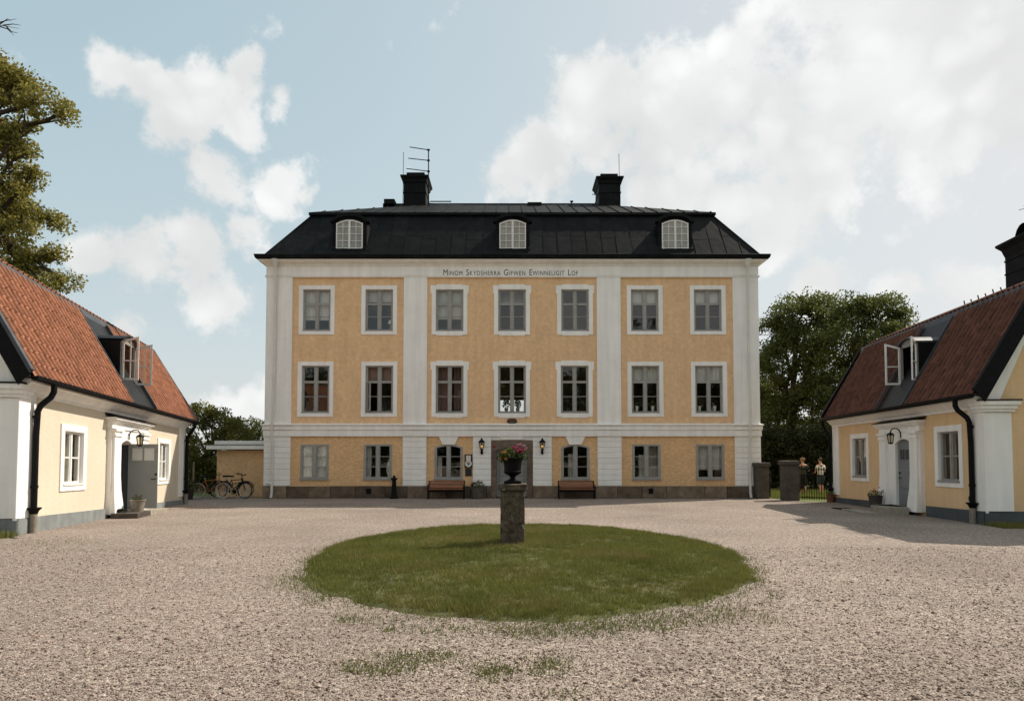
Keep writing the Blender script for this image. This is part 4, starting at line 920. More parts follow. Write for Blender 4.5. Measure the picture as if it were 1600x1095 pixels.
q = MB(); [q.loft([[(.05-f, -3.75-f, z), (1.0+f, -3.75-f, z), (1.0+f, -2.85+f, z), (.05-f, -2.85+f, z)] for f, z in ((0, zz), (.02, zz+.01), (.02, zz+.05), (0, zz+.06))]) for zz in (7.35, 6.95)]; q.build('chimney_band', ROOFM, ch, xf=xfc)
q = MB(); q.tube([(.1, -3.9, 7.0), (.1, -3.9, 9.9)], .025, 6); an = q.build('antenna_mast', BLK, cr, xf=xfc)
q = MB(); q.tube([(.9, -3.5, 9.0), (.1, -3.9, 9.5)], .018, 5); [q.tube([(.9-.12*k-.12, -3.5-.06*k-.2, 9.0+.075*k+.03), (.9-.12*k+.12, -3.5-.06*k+.2, 9.0+.075*k-.03)], .008, 4) for k in range(6)]; q.build('antenna_boom', BLK, an, xf=xfc)
# door steps and paving by the cottages
def slab(name, pts, h, mat, xf, label, cat):
    q = MB(); c = .015; n = len(pts); cx = sum(p[0] for p in pts)/n; cy = sum(p[1] for p in pts)/n
    q.loft([[(p[0], p[1], -.02) for p in pts], [(p[0], p[1], h-c) for p in pts], [(cx+(p[0]-cx)*.985, cy+(p[1]-cy)*.985, h) for p in pts]])
    return tag(q.build(name, mat, None, xf=xf), label, cat)
def wx(root, xf):
    ang = root.rotation_euler.z; mt = Matrix.Translation(root.location) @ Matrix.Rotation(ang, 4, 'Z')
    return lambda p: tuple(mt @ Vector(xf(p)))
WL, WR = wx(cl, lambda p: (p[1], p[0], p[2])), wx(cr, lambda p: (-p[1], p[0], p[2]))
slab('door_step', [(3.95, .2), (5.0, .2), (5.0, .85), (3.95, .9)], .14, DSTEP, WL, 'dark stone slab step under the pot at the open door', 'step')
slab('door_step', [(5.03, .2), (6.5, .2), (6.5, .78), (5.03, .82)], .11, STEP, WL, 'pale stone slab step below the open grey door leaf', 'step')
slab('door_step', [(4.3, .02), (6.0, .02), (6.0, .19), (4.3, .19)], .18, DSTEP, WL, 'narrow stone threshold of the open cottage door', 'step')
slab('door_step', [(2.95, .03)]+[(3.7+.78*math.cos(a), .03+1.0*math.sin(a)) for a in [math.pi*k/10 for k in range(1, 10)]]+[(4.5, .03)], .22, STEP, WR, 'rounded stone doorstep below the closed grey cottage door', 'step')
slab('paving_slab', [(3.1, 1.12), (4.7, 1.1), (4.8, 1.5), (3.2, 1.6)], .05, STEP, WR, 'flat paving slab lying before the rounded doorstep', 'paving slab')
slab('drain_cover', [(4.9, 1.0), (5.6, 1.0), (5.6, 1.5), (4.9, 1.5)], .03, BLK, WR, 'dark iron drain cover in gravel near the right cottage pot', 'drain cover')

# ------------------------------------------------------------------ lawn oval with stone pillar
yn, yf = gnd(800, 966).y, gnd(800, 821).y; LCY = (yn+yf)/2; LB = (yf-yn)/2; LA = .346*math.sqrt(LCY**2-LB**2); LCX = .02*LCY
def lawn_edge(th): return 1+.012*math.sin(3*th+1)+.010*math.sin(7*th)+.009*math.sin(13*th+2)+.008*math.sin(29*th)+.006*math.sin(41*th+1)
def lawn_z(r): return .015+.10*(1-r*r) if r <= 1 else 0
vs, fs = [], []; NR, NT = 14, 96
for i in range(NR+1):
    r = i/NR
    for k in range(NT):
        th = 2*math.pi*k/NT; e = lawn_edge(th)*r; vs.append((LA*e*math.cos(th), LB*e*math.sin(th), lawn_z(r)))
for k in range(NT):
    th = 2*math.pi*k/NT; e = lawn_edge(th)*1.03; vs.append((LA*e*math.cos(th), LB*e*math.sin(th), -.02))
for i in range(NR+1):
    for k in range(NT): fs.append((i*NT+k, i*NT+(k+1) % NT, (i+1)*NT+(k+1) % NT, (i+1)*NT+k))
lawn = tag(MB().add(vs, fs).build('lawn', TURF), kind='structure'); lawn.location = (LCX, LCY, 0)
def blades(pts, h, w, mat, name, label, cat, lean=.5):
    n = len(pts); a = rng.uniform(0, 2*np.pi, n); hh = h*rng.uniform(.5, 1.25, n); ww = w*rng.uniform(.7, 1.3, n)
    la = rng.uniform(0, 2*np.pi, n); le = hh*lean*rng.uniform(.1, 1, n)
    dx, dy = np.cos(a)*ww/2, np.sin(a)*ww/2
    b0 = pts+np.stack([dx, dy, np.zeros(n)], 1); b1 = pts-np.stack([dx, dy, np.zeros(n)], 1); tip = pts+np.stack([np.cos(la)*le, np.sin(la)*le, hh], 1)
    v = np.stack([b0, b1, tip], 1).reshape(-1, 3); f = np.arange(3*n).reshape(-1, 3)
    return tag(link(name, fast_mesh(name, v, f, mat)), label, cat, kind='stuff')
nc = 15000; r = np.sqrt(rng.uniform(0, 1.0, nc)); th = rng.uniform(0, 2*np.pi, nc); e = r*(1+.012*np.sin(3*th+1)+.010*np.sin(7*th)+.009*np.sin(13*th+2)+.008*np.sin(29*th)+.006*np.sin(41*th+1))
cx, cy = LA*e*np.cos(th), LB*e*np.sin(th)
lush = np.clip(.62+.35*np.sin(cx*1.7+2)*np.sin(cy*1.3)+.25*np.sin(cx*5.1)*np.sin(cy*4.3+1)+.3*rng.normal(0, 1, nc)+.35*(r > .9), .15, 1.6)
cnt = (6+13*lush).astype(int); idx = np.repeat(np.arange(nc), cnt); k = len(idx); sg = .022+.02*lush[idx]
px_, py_ = cx[idx]+rng.normal(0, 1, k)*sg, cy[idx]+rng.normal(0, 1, k)*sg
rr_ = np.minimum(np.sqrt((px_/LA)**2+(py_/LB)**2), 1)
P = np.stack([px_+LCX, py_+LCY, .015+.10*(1-rr_**2)-.006], 1); P[rr_ >= 1, 2] = -.0
blades(P, .036+.034*lush[idx], .009, BLADE, 'lawn_grass', 'short mown grass of the oval lawn round the pillar', 'grass', .75)
# weeds creeping into the gravel
W_ = []
for (u, v, su, sv, k) in [(645,1030,38,9,420),(590,1048,30,6,260),(555,1042,25,5,110),(770,1048,22,8,300),(858,1040,22,9,320),(700,985,45,6,260),(560,970,28,5,160),(840,985,40,8,700),(930,982,28,7,420),(1015,975,45,8,650),(1085,965,45,8,420),(1150,955,30,8,260),(470,915,28,7,320),(445,905,15,4,120),(500,940,16,6,120),(690,1025,16,5,80),(1200,970,12,4,50),(540,968,10,4,60),(612,985,8,3,60),(880,1085,25,6,60),(1180,895,14,8,120),(1205,930,10,5,60),(330,790,30,2,60),(700,790,60,2,120),(980,787,60,1.5,80),(120,845,20,4,80),(60,850,25,3,120), (800,787,200,2,120)]:
    for _ in range(k): W_.append(gnd(random.gauss(u, su), min(1140, random.gauss(v, sv))))
for _ in range(5200):      # ragged fringe round the lawn
    th = random.uniform(0, 2*math.pi); e = lawn_edge(th)*(1+abs(random.gauss(0, .022+.022*random.random()*(1-math.sin(th))))); W_.append(Vector((LCX+LA*e*math.cos(th), LCY+LB*e*math.sin(th), 0)))
blades(np.array([tuple(p) for p in W_ if p.y < 28]), .038, .010, WEED, 'weeds', 'tufts of weedy grass growing in the gravel round the lawn', 'weeds', 1.0)
# grass along the cottage gables
def strip_pts(x0, x1, y0, y1, n): return np.stack([rng.uniform(x0, x1, n), rng.uniform(y0, y1, n), np.full(n, -.02)], 1)
blades(strip_pts(-17, -10.5, 13.0, LP0.y-.1, 9000), .16, .012, BLADE, 'gable_grass', 'ragged grass along the foot of the left cottage gable', 'grass', .8)
blades(strip_pts(RP0.x-.2, 17, 15.2, RP0.y-.1, 9000), .14, .012, BLADE, 'gable_grass', 'ragged grass along the foot of the right cottage gable', 'grass', .8)
blades(strip_pts(10.9, 20, 27.2, 36, 30000), .10, .02, blade_mat('sunny_grass', (.09, .12, .02), (.17, .20, .045), (.2, .2, .06)), 'garden_grass', 'bright sunlit garden grass beyond the iron gate', 'grass', .8)
# loose stones on top of the gravel near the camera
n = 75000; yy = 3.6+8.4*rng.uniform(0, 1, n)**1.35; xx = rng.uniform(-.84, .84, n)*yy
ok = ((xx-LCX)/LA)**2+((yy-LCY)/LB)**2 > 1.02; xx, yy = xx[ok], yy[ok]; n = len(xx)
base = np.array([(1, 0, 0), (0, 1, 0), (-1, 0, 0), (0, -1, 0), (0, 0, 1), (0, 0, -1)], float); tri = np.array([(0, 1, 4), (1, 2, 4), (2, 3, 4), (3, 0, 4), (1, 0, 5), (2, 1, 5), (3, 2, 5), (0, 3, 5)])
sz = .0057*rng.lognormal(0, .42, n); V = base[None]*(sz[:, None, None]*np.stack([rng.uniform(.8, 1.5, n), rng.uniform(.7, 1.1, n), rng.uniform(.5, .9, n)], 1)[:, None, :])
V += rng.normal(0, .12, V.shape)*sz[:, None, None]
a = rng.uniform(0, 2*np.pi, n); ca, sa = np.cos(a)[:, None], np.sin(a)[:, None]
V = np.stack([V[:, :, 0]*ca-V[:, :, 1]*sa, V[:, :, 0]*sa+V[:, :, 1]*ca, V[:, :, 2]], 2)+np.stack([xx, yy, sz*.35], 1)[:, None, :]
tag(link('loose_gravel', fast_mesh('loose_gravel', V.reshape(-1, 3), (tri[None]+6*np.arange(n)[:, None, None]).reshape(-1, 3), PEB)), 'loose pinkish grey gravel stones strewn over the court', 'gravel', kind='stuff')

def rough_box(mb, x0, x1, y0, y1, z0, z1, amp, n=6, seed=0):
    """subdivided box whose faces are worn uneven"""
    nx, ny, nz = n, n, max(2, int(n*(z1-z0)/(x1-x0)))
    bm = bmesh.new(); bmesh.ops.create_cube(bm, size=1)
    bmesh.ops.subdivide_edges(bm, edges=bm.edges[:], cuts=n, use_grid_fill=True)
    for v in bm.verts:
        p = Vector((x0+(v.co.x+.5)*(x1-x0), y0+(v.co.y+.5)*(y1-y0), z0+(v.co.z+.5)*(z1-z0)))
        e = sum(abs(abs(c)-.5) < 1e-4 for c in v.co)
        nrm = Vector(v.co).normalized(); k = amp*(mnoise.noise(p*7+Vector((seed, 0, 0)))*1.0+mnoise.noise(p*19)*.5)
        if e >= 2: k -= amp*.9
        v.co = p+nrm*k
    b = len(mb.v); bm.verts.index_update(); mb.add([v.co[:] for v in bm.verts], [[v.index for v in f.verts] for f in bm.faces]); bm.free(); return mb
PY = gnd(801, 851, .1).y+.22; PX = at(801, 800, PY-.22).x; zt = at(800, 766, PY-.22).z; zc_ = at(800, 756, PY-.25).z; hw = (at(820, 800, PY-.22).x-at(782, 800, PY-.22).x)/2
pil = empty('stone_pillar', (PX, PY, .08), 0, 'square lichen-spotted stone pillar standing on the oval lawn', 'pillar')
LICH = M('lichened_stone', (.06, .045, .031), .95, .55, 9, 1.0, 34, col2=(.155, .12, .082), fine=.5)
def lichen(m):
    nt = m.node_tree; N = nt.nodes; L = nt.links; b = N['Principled BSDF']; src = b.inputs['Base Color'].links[0].from_socket
    tc = N.new('ShaderNodeTexCoord'); vo = N.new('ShaderNodeTexVoronoi'); vo.inputs['Scale'].default_value = 5.5; vo.inputs['Randomness'].default_value = 1; L.new(tc.outputs['Object'], vo.inputs['Vector'])
    nz = N.new('ShaderNodeTexNoise'); nz.inputs['Scale'].default_value = 16; nz.inputs['Detail'].default_value = 5; L.new(tc.outputs['Object'], nz.inputs['Vector'])
    ad = N.new('ShaderNodeMath'); ad.operation = 'MULTIPLY_ADD'; L.new(nz.outputs['Fac'], ad.inputs[0]); ad.inputs[1].default_value = .35; L.new(vo.outputs['Distance'], ad.inputs[2])
    mr = N.new('ShaderNodeMapRange'); L.new(ad.outputs[0], mr.inputs[0]); mr.inputs[1].default_value = .27; mr.inputs[2].default_value = .33; mr.inputs[3].default_value = .75; mr.inputs[4].default_value = 0
    mx = N.new('ShaderNodeMix'); mx.data_type = 'RGBA'; L.new(mr.outputs[0], mx.inputs[0]); L.new(src, mx.inputs[6]); mx.inputs[7].default_value = (.36, .33, .25, 1); L.new(mx.outputs[2], b.inputs['Base Color'])
lichen(LICH)
rough_box(MB(), -hw, hw, -hw, hw, -.1, zt-.08, .012, 16).build('shaft', LICH, pil, True)
rough_box(MB(), -hw-.045, hw+.045, -hw-.045, hw+.045, zt-.08-.001, zc_-.08, .012, 12, 5).build('cap', LICH, pil, True)
# urn
uz = zc_; uh = (at(800, 716, PY).z-uz)/.54*.6
urn = empty('urn', (PX-.0, PY, uz-.004), 0, 'black cast iron urn on the stone pillar', 'urn')
q = MB(); q.box(-.155, .155, -.155, .155, 0, .05); q.build('base', BLK, urn)
sc = uh/.60
prof = [(.125, .05), (.13, .07), (.07, .10), (.05, .13), (.05, .145), (.075, .155), (.06, .17), (.10, .185), (.16, .22), (.185, .26), (.18, .275), (.165, .28), (.172, .36), (.18, .44), (.195, .50), (.215, .525), (.22, .54), (.19, .54), (.17, .50)]
MB().lathe([(r*.92, z*sc) for r, z in prof], n=24).build('bowl', BLK, urn, True)
def leafcloud(n, c, rad, size, mat, name, par=None, shell=.3, flat=1.0):
    d = rng.normal(0, 1, (n, 3)); d /= np.linalg.norm(d, axis=1)[:, None]; rr = (shell+(1-shell)*rng.uniform(0, 1, n)**.5)
    return leaf_obj(np.array(c)+d*rr[:, None]*np.array(rad), size, mat, name, par)
def leaf_quads(c, size):
    n = len(c); a = rng.normal(0, 1, (n, 3)); a /= np.linalg.norm(a, axis=1)[:, None]; b = rng.normal(0, 1, (n, 3)); b -= (b*a).sum(1)[:, None]*a; b /= np.linalg.norm(b, axis=1)[:, None]
    s = (size*rng.uniform(.6, 1.3, n))[:, None]
    return np.stack([c-a*s*.5, c+b*s*.3+a*s*.05, c+a*s*.5, c-b*s*.3+a*s*.05], 1).reshape(-1, 3)
def leaf_obj(c, size, mat, name, par=None):
    v = leaf_quads(c, size); return link(name, fast_mesh(name, v, np.arange(len(v)).reshape(-1, 4), mat), par)
PLANT = leaf_mat('plant_leaf', (.03, .05, .012), (.10, .13, .03), .3)
PET = {k: leaf_mat(k+'_petal', c, c2, .25) for k, c, c2 in (('magenta', (.30, .012, .08), (.45, .03, .14)), ('orange', (.55, .20, .03), (.65, .36, .10)), ('pink', (.35, .13, .20), (.48, .24, .30)), ('red', (.22, .015, .02), (.32, .02, .03)))}
def flower(par, c, r, kind, n=46):
    d = rng.normal(0, 1, (n, 3)); d /= np.linalg.norm(d, axis=1)[:, None]; return leaf_obj(np.array(c)+d*np.array([r, r, r*.7])*rng.uniform(.5, 1, n)[:, None], r*.8, PET[kind], 'flower', par)
ft = uz+.54*sc
bq = empty('flower_arrangement', (PX, PY, ft-.01), 0, 'orange, magenta and pink flowers planted in the black urn', 'flowers')
leafcloud(520, (-.02, 0, .08), (.27, .22, .15), .07, PLANT, 'foliage', bq)
leafcloud(120, (.2, -.02, .1), (.13, .12, .16), .06, PLANT, 'foliage', bq); leafcloud(90, (-.2, -.05, .02), (.14, .1, .1), .06, PLANT, 'foliage', bq)
MB().ball((0, 0, -.02), (.19, .19, .05), 12, 5).build('soil', SOIL, bq, True)
for c, r, k in (((.04, -.1, .22), .05, 'magenta'), ((.12, -.05, .23), .04, 'magenta'), ((.10, -.14, .15), .045, 'magenta'), ((.18, -.12, .19), .042, 'magenta'), ((.2, -.1, .15), .04, 'magenta'),
                ((-.16, -.14, .14), .05, 'orange'), ((-.24, -.08, .02), .05, 'orange'), ((-.14, -.2, .0), .035, 'orange'), ((-.2, -.1, .13), .035, 'orange'),
                ((.16, .0, .3), .035, 'pink'), ((.23, -.02, .27), .035, 'pink'), ((.29, -.03, .22), .035, 'pink'), ((.26, -.06, .18), .03, 'pink'), ((.1, .02, .29), .03, 'pink')): flower(bq, c, r, k)
q = MB(); [q.tube([(random.gauss(0, .06), random.gauss(0, .05), -.02), (x*.6, y*.6, z*.6), (x, y, z)], .004, 4) for x, y, z in ((.16, 0, .3), (.23, -.02, .27), (.29, -.03, .22), (-.24, -.08, .02), (.04, -.1, .2), (-.16, -.14, .13))]; q.build('stem', PLANT, bq)

bq.scale = (.86, .86, .9)
# ------------------------------------------------------------------ benches
def bench(u, label):
    b = empty('bench', (mx_(u, 764), YF-.62, 0), 0, label, 'bench', 'slatted benches against the manor wall'); L = 1.5
    for x in (-L/2, L/2):
        q = MB(); q.tube([(x, -.2, 0), (x, -.2, .40), (x, -.22, .58)], .025, 6); q.tube([(x, .22, 0), (x, .17, .4), (x, .27, .76)], .025, 6)
        q.tube([(x, -.22, .56), (x, .0, .59), (x, .2, .58)], .022, 6); q.tube([(x, -.2, .38), (x, .17, .38)], .022, 6); q.tube([(x, -.2, .1), (x, .2, .1)], .016, 6); q.build('leg', BLK, b)
    for k in range(4):
        y = -.2+k*.115; MB().cbox(-L/2+.0, L/2, y, y+.095, .40, .435, .006).build('slat', WOOD, b)
    for k in range(3):
        z0 = .465+k*.105; y = .185+k*.03; q = MB(); q.loft([[(-L/2, y, z0), (L/2, y, z0), (L/2, y+.03, z0), (-L/2, y+.03, z0)], [(-L/2, y+.026, z0+.088), (L/2, y+.026, z0+.088), (L/2, y+.056, z0+.088), (-L/2, y+.056, z0+.088)]]); q.build('slat', WOOD, b)
    q = MB(); [q.ball((x, .19, .61), .014, 6, 4) for x in (-.5, -.15, .25)]; q.build('bolt', BLK, b)
    q = MB(); q.box(-L/2, L/2, -.17, -.14, .3, .395); q.build('apron', BLK, b)
    return b
bench(699.5, 'brown slatted bench under the arched window left of the entrance'); bench(898.5, 'brown slatted bench under the arched window right of the entrance')
# lanterns on the manor wall
BULB = emis_mat('lit_lamp_bulb', (1, .62, .22), 2.5); LGL = glass_mat('lantern_glass', .08, (.8, .75, .6))
def lantern(u, label):
    x = mx_(u, 700); zt = mz_(684); z = mz_(709.5)-.0
    o = empty('wall_lantern', (x, YF, z), 0, label, 'lantern', 'black lanterns flanking the manor entrance'); y = -.24
    q = MB(); q.cbox(-.05, .05, -.086, -.12, -.0, .18, .01); q.tube([(0, -.1, .05), (0, -.18, .02), (0, y, .08), (0, y, .2)], .02, 6); q.build('bracket', BLK, o)
    h = zt-z; n = 6
    ring_ = lambda r, zz: [(r*math.cos(2*math.pi*k/n+.52), y+r*math.sin(2*math.pi*k/n+.52), zz) for k in range(n)]
    q = MB(); q.loft([ring_(.03, .17), ring_(.07, .2), ring_(.075, .23)]); q.build('lantern_base', BLK, o)
    q = MB()
    for k in range(n):
        a = 2*math.pi*k/n+.52; q.tube([(.075*math.cos(a), y+.075*math.sin(a), .23), (.125*math.cos(a), y+.125*math.sin(a), .50)], .01, 5)
    q.build('lantern_cage', BLK, o); q = MB(); q.loft([ring_(.07, .23), ring_(.118, .5)], caps=False); q.build('lantern_glass', LGL, o)
    q = MB(); q.loft([ring_(.165, .5), ring_(.15, .53), ring_(.09, .6), ring_(.04, .64), ring_(.045, .67), ring_(.015, .69), ring_(.004, h+.02)]); q.build('lantern_roof', BLK, o)
    MB().ball((0, y, .34), (.022, .022, .04)).build('bulb', BULB, o, True)
lantern(753, 'black wall lantern left of the manor entrance'); lantern(847, 'black wall lantern right of the manor entrance')
# notice boards
nb = empty('notice_board', (mx_(732, 725), YF, mz_(745)), 0, 'dark board with white notice and round crest beside left arched window', 'sign')
hwb = .165; z0 = mz_(731)-mz_(745); z1 = mz_(709.5)-mz_(745)
q = MB(); q.box(-hwb, hwb, -.04, -.001, z0, z1); q.build('board', M('dark_board', (.025, .016, .012), .6), nb)
PLQ = M('white_enamel', (.72, .70, .64), .4, .03); CRB = M('crest_blue', (.12, .24, .36), .5); CRG = M('crest_gold', (.32, .22, .07), .4)
q = MB(); q.box(-.1, .1, -.052, -.041, z1-.26, z1-.05); q.build('notice', PLQ, nb)
q = MB(); [q.box(-.03+.0, .03, -.0545, -.053, z1-.13-.035*k, z1-.12-.035*k) for k in range(3)]; q.box(-.02, .02, -.0545, -.053, z1-.1, z1-.085); q.build('notice_print', INK, nb)
cz = z0+.19; q = MB(); q.prism([(.145*math.cos(2*math.pi*k/24), cz+.145*math.sin(2*math.pi*k/24)) for k in range(24)], -.055, -.041); q.build('crest_disc', PLQ, nb)
q = MB(); q.prism([(-.055, cz+.04), (.055, cz+.04), (.055, cz-.02), (.035, cz-.06), (0, cz-.085), (-.035, cz-.06), (-.055, cz-.02)], -.06, -.056); q.build('crest_shield', CRB, nb)
q = MB(); q.prism([(-.05, cz+.05), (.05, cz+.05), (.07, cz+.09), (.035, cz+.07), (0, cz+.1), (-.035, cz+.07), (-.07, cz+.09)], -.06, -.056); q.prism([(-.06, cz+.035), (-.09, cz+.06), (-.085, cz-.0), (-.06, cz-.02)], -.06, -.056); q.prism([(.06, cz+.035), (.09, cz+.06), (.085, cz-.0), (.06, cz-.02)], -.06, -.056); q.build('crest_crown', CRG, nb)
q = MB(); q.cbox(-.14, .14, .0, .03, .0, z0-.06, .005); o = q.build('dark_sign', M('slate_sign', (.022, .024, .024), .5), None, xf=lambda p: (p[0]+nb.location.x, YF-p[1], p[2]+mz_(743.5))); tag(o, 'small plain dark sign below the crest board', 'sign')
# black iron pump post, planter and easel stand by the wall
px = mx_(618, 760); pp = empty('pump_post', (px, YF-.35, 0), 0, 'black cast iron pump post standing against the manor wall', 'pump')
MB().lathe([(.19, 0), (.19, .05), (.14, .09), (.125, .12), (.1, .5), (.085, .78), (.11, .80), (.15, .83), (.15, .87), (.1, .89)], n=8).build('post', BLK, pp, True); MB().lathe([(.05, .89), (.06, .93), (.05, .97), (.0, .99)], n=8).build('finial', BLK, pp, True)
def planter(name, loc, r0, r1, h, mat, label, group=None, leaves=220, flowers=(), prad=(.24, .22, .16), lsz=.06):
    o = empty(name, loc, 0, label, 'planter', group); t = .02
    MB().lathe([(r0, 0), (r0*1.0+(r1-r0)*.5, h*.5), (r1, h*.92), (r1+.015, h*.93), (r1+.015, h), (r1-t, h), (r1-t, h*.85)], n=18).build('pot', mat, o, True)
    MB().lathe([(r1-t, h*.86), (.01, h*.9)], n=12).build('soil', SOIL, o)
    leafcloud(leaves, (0, 0, h+prad[2]*.5), prad, lsz, PLANT, 'foliage', o, .2)
    for c, r, k in flowers: flower(o, (c[0], c[1], h+c[2]), r, k, 34)
    return o
planter('planter', (mx_(748, 770), YF-.5, 0), .24, .30, .5, M('mossy_planter_stone', (.085, .075, .06), .95, .4, 5, .5, 20), 'round stone planter with red flowers left of the entrance', leaves=300, flowers=(((-.15, -.05, .15), .06, 'red'), ((0, -.1, .24), .06, 'red'), ((-.28, -.05, .1), .05, 'red'), ((.12, -.05, .2), .05, 'red')), prad=(.3, .24, .2))
es = empty('folding_stand', (mx_(739, 770), YF-.55, 0), 0, 'dark folding A-shaped stand beside the round planter', 'stand')
for k in (-1, 1): MB().tube([(k*.11, -.1*k, 0), (0.01*k, 0, .62)], .02, 6).build('leg', BLK, es)
MB().tube([(-.01, 0, .56), (.03, 0, .64)], .035, 6).build('hinge', BLK, es)
# cottage lamps
def cottage_lamp(fx, s, z, lab, n=6):
    p = Vector(fx((s, .13, z))); q = Vector(fx((s, .5, z))); rz = math.atan2(q.y-p.y, q.x-p.x)
    o = empty('wall_lantern', p, rz, lab, 'lantern')
    MB().tube([(0, 0, -.1), (0, 0, .02), (.03, 0, .12), (.12, 0, .19), (.24, 0, .18), (.30, 0, .1), (.30, 0, .04)], .018, 8).build('bracket', BLK, o, True)
    rr = lambda r, zz: [(.30+r*math.cos(2*math.pi*k/n), r*math.sin(2*math.pi*k/n), zz) for k in range(n)]
    MB().loft([rr(.13, -.02), rr(.12, .0), rr(.05, .05), rr(.02, .07)]).build('lantern_roof', BLK, o); MB().loft([rr(.1, -.02), rr(.07, -.25)], caps=False).build('lantern_glass', LGL, o)
    q = MB(); [q.tube([(.30+.1*math.cos(2*math.pi*k/n), .1*math.sin(2*math.pi*k/n), -.02), (.30+.07*math.cos(2*math.pi*k/n), .07*math.sin(2*math.pi*k/n), -.25)], .009, 4) for k in range(n)]; q.build('lantern_cage', BLK, o)
    MB().loft([rr(.08, -.25), rr(.085, -.27), rr(.03, -.3)]).build('lantern_base', BLK, o); MB().ball((.30, 0, -.12), (.03, .03, .06)).build('bulb', PLQ, o, True)
cottage_lamp(WL, 5.2, 2.33, 'black arched lantern over the open cottage door'); cottage_lamp(WR, 3.75, 2.42, 'black arched lantern over the closed cottage door')
p = WL((4.72, .6, .14)); planter('planter', p, .15, .20, .34, CLAY, 'grey pot with small plant on step of open cottage door', leaves=120, prad=(.15, .15, .1), flowers=(((0, 0, .1), .03, 'magenta'),), lsz=.05)
p = WR((4.55, .55, .17)); planter('planter', p, .17, .21, .32, M('dark_pot', (.06, .05, .042), .8), 'dark pot with trailing plant beside the rounded doorstep', leaves=260, prad=(.26, .24, .12), flowers=(((-.1, -.1, .22), .035, 'pink'), ((.1, -.05, .26), .03, 'pink'), ((.18, -.1, .18), .03, 'pink')), lsz=.05)
p = WL((4.3, .35, .18)); q = MB(); q.lathe([(.14, .0), (.13, .06), (.03, .08)], p, 10); tag(q.build('boot_scraper', BLK, None, True), 'low dark iron boot scraper by the open cottage door', 'boot scraper')
# pots and lamps in the manor windows
def sill_pot(u, v, row, lab, r=.075):
    x = mx_(u, v); z = r2[0]+.085 if row == 'mid' else r3[0]+.085
    o = empty('window_pot', (x, YF+.21, z), 0, lab, 'flower pot', 'white pots inside the manor windows'); MB().lathe([(r*.7, 0), (r, .2), (r*1.1, .2), (r*1.1, .23), (r*.9, .23)], n=12).build('pot', PLQ, o, True)
    leafcloud(60, (0, 0, .34), (.16, .1, .16), .07, PLANT, 'foliage', o, .1)
for u, l in ((996.5, 'left white pot in middle-floor window right of the entrance bay'), (1021.5, 'right white pot in middle-floor window right of the entrance bay'), (1095, 'left white pot in rightmost middle-floor window'), (1119, 'right white pot in rightmost middle-floor window')): sill_pot(u, 640, 'mid', l)
for u, l in ((791, 'left leafy pot plant in central middle-floor window'), (809, 'right leafy pot plant in central middle-floor window')):
    o = empty('window_plant', (mx_(u, 640), YF+.24, r2[0]+.08), 0, l, 'pot plant', 'pot plants in the central window'); MB().lathe([(.07, 0), (.09, .15), (.07, .15)], n=10).build('pot', CLAY, o, True); leafcloud(90, (0, 0, .36), (.16, .1, .26), .12, PLANT, 'foliage', o, .1)
o = empty('table_lamp', (mx_(608, 510), YF+.28, r3[0]+.08), 0, 'small white-shaded lamp inside top-floor window left of pilaster', 'lamp'); MB().lathe([(.07, 0), (.07, .02), (.015, .04), (.02, .2), (.012, .3)], n=10).build('stem', PLQ, o, True); MB().lathe([(.12, .28), (.06, .46)], n=12, caps=False).build('lamp_shade', PLQ, o, True)
o = empty('table_lamp', (mx_(607, 745), YF+.3, r1[0]+.09), 0, 'dark-shaded table lamp in ground-floor window beside the pump post', 'lamp'); MB().lathe([(.1, 0), (.16, .3), (.12, .6), (.03, .75), (.02, .9)], n=12).build('stem', PLQ, o, True); MB().lathe([(.2, .85), (.08, 1.15)], n=12, caps=False).build('lamp_shade', BLK, o, True)

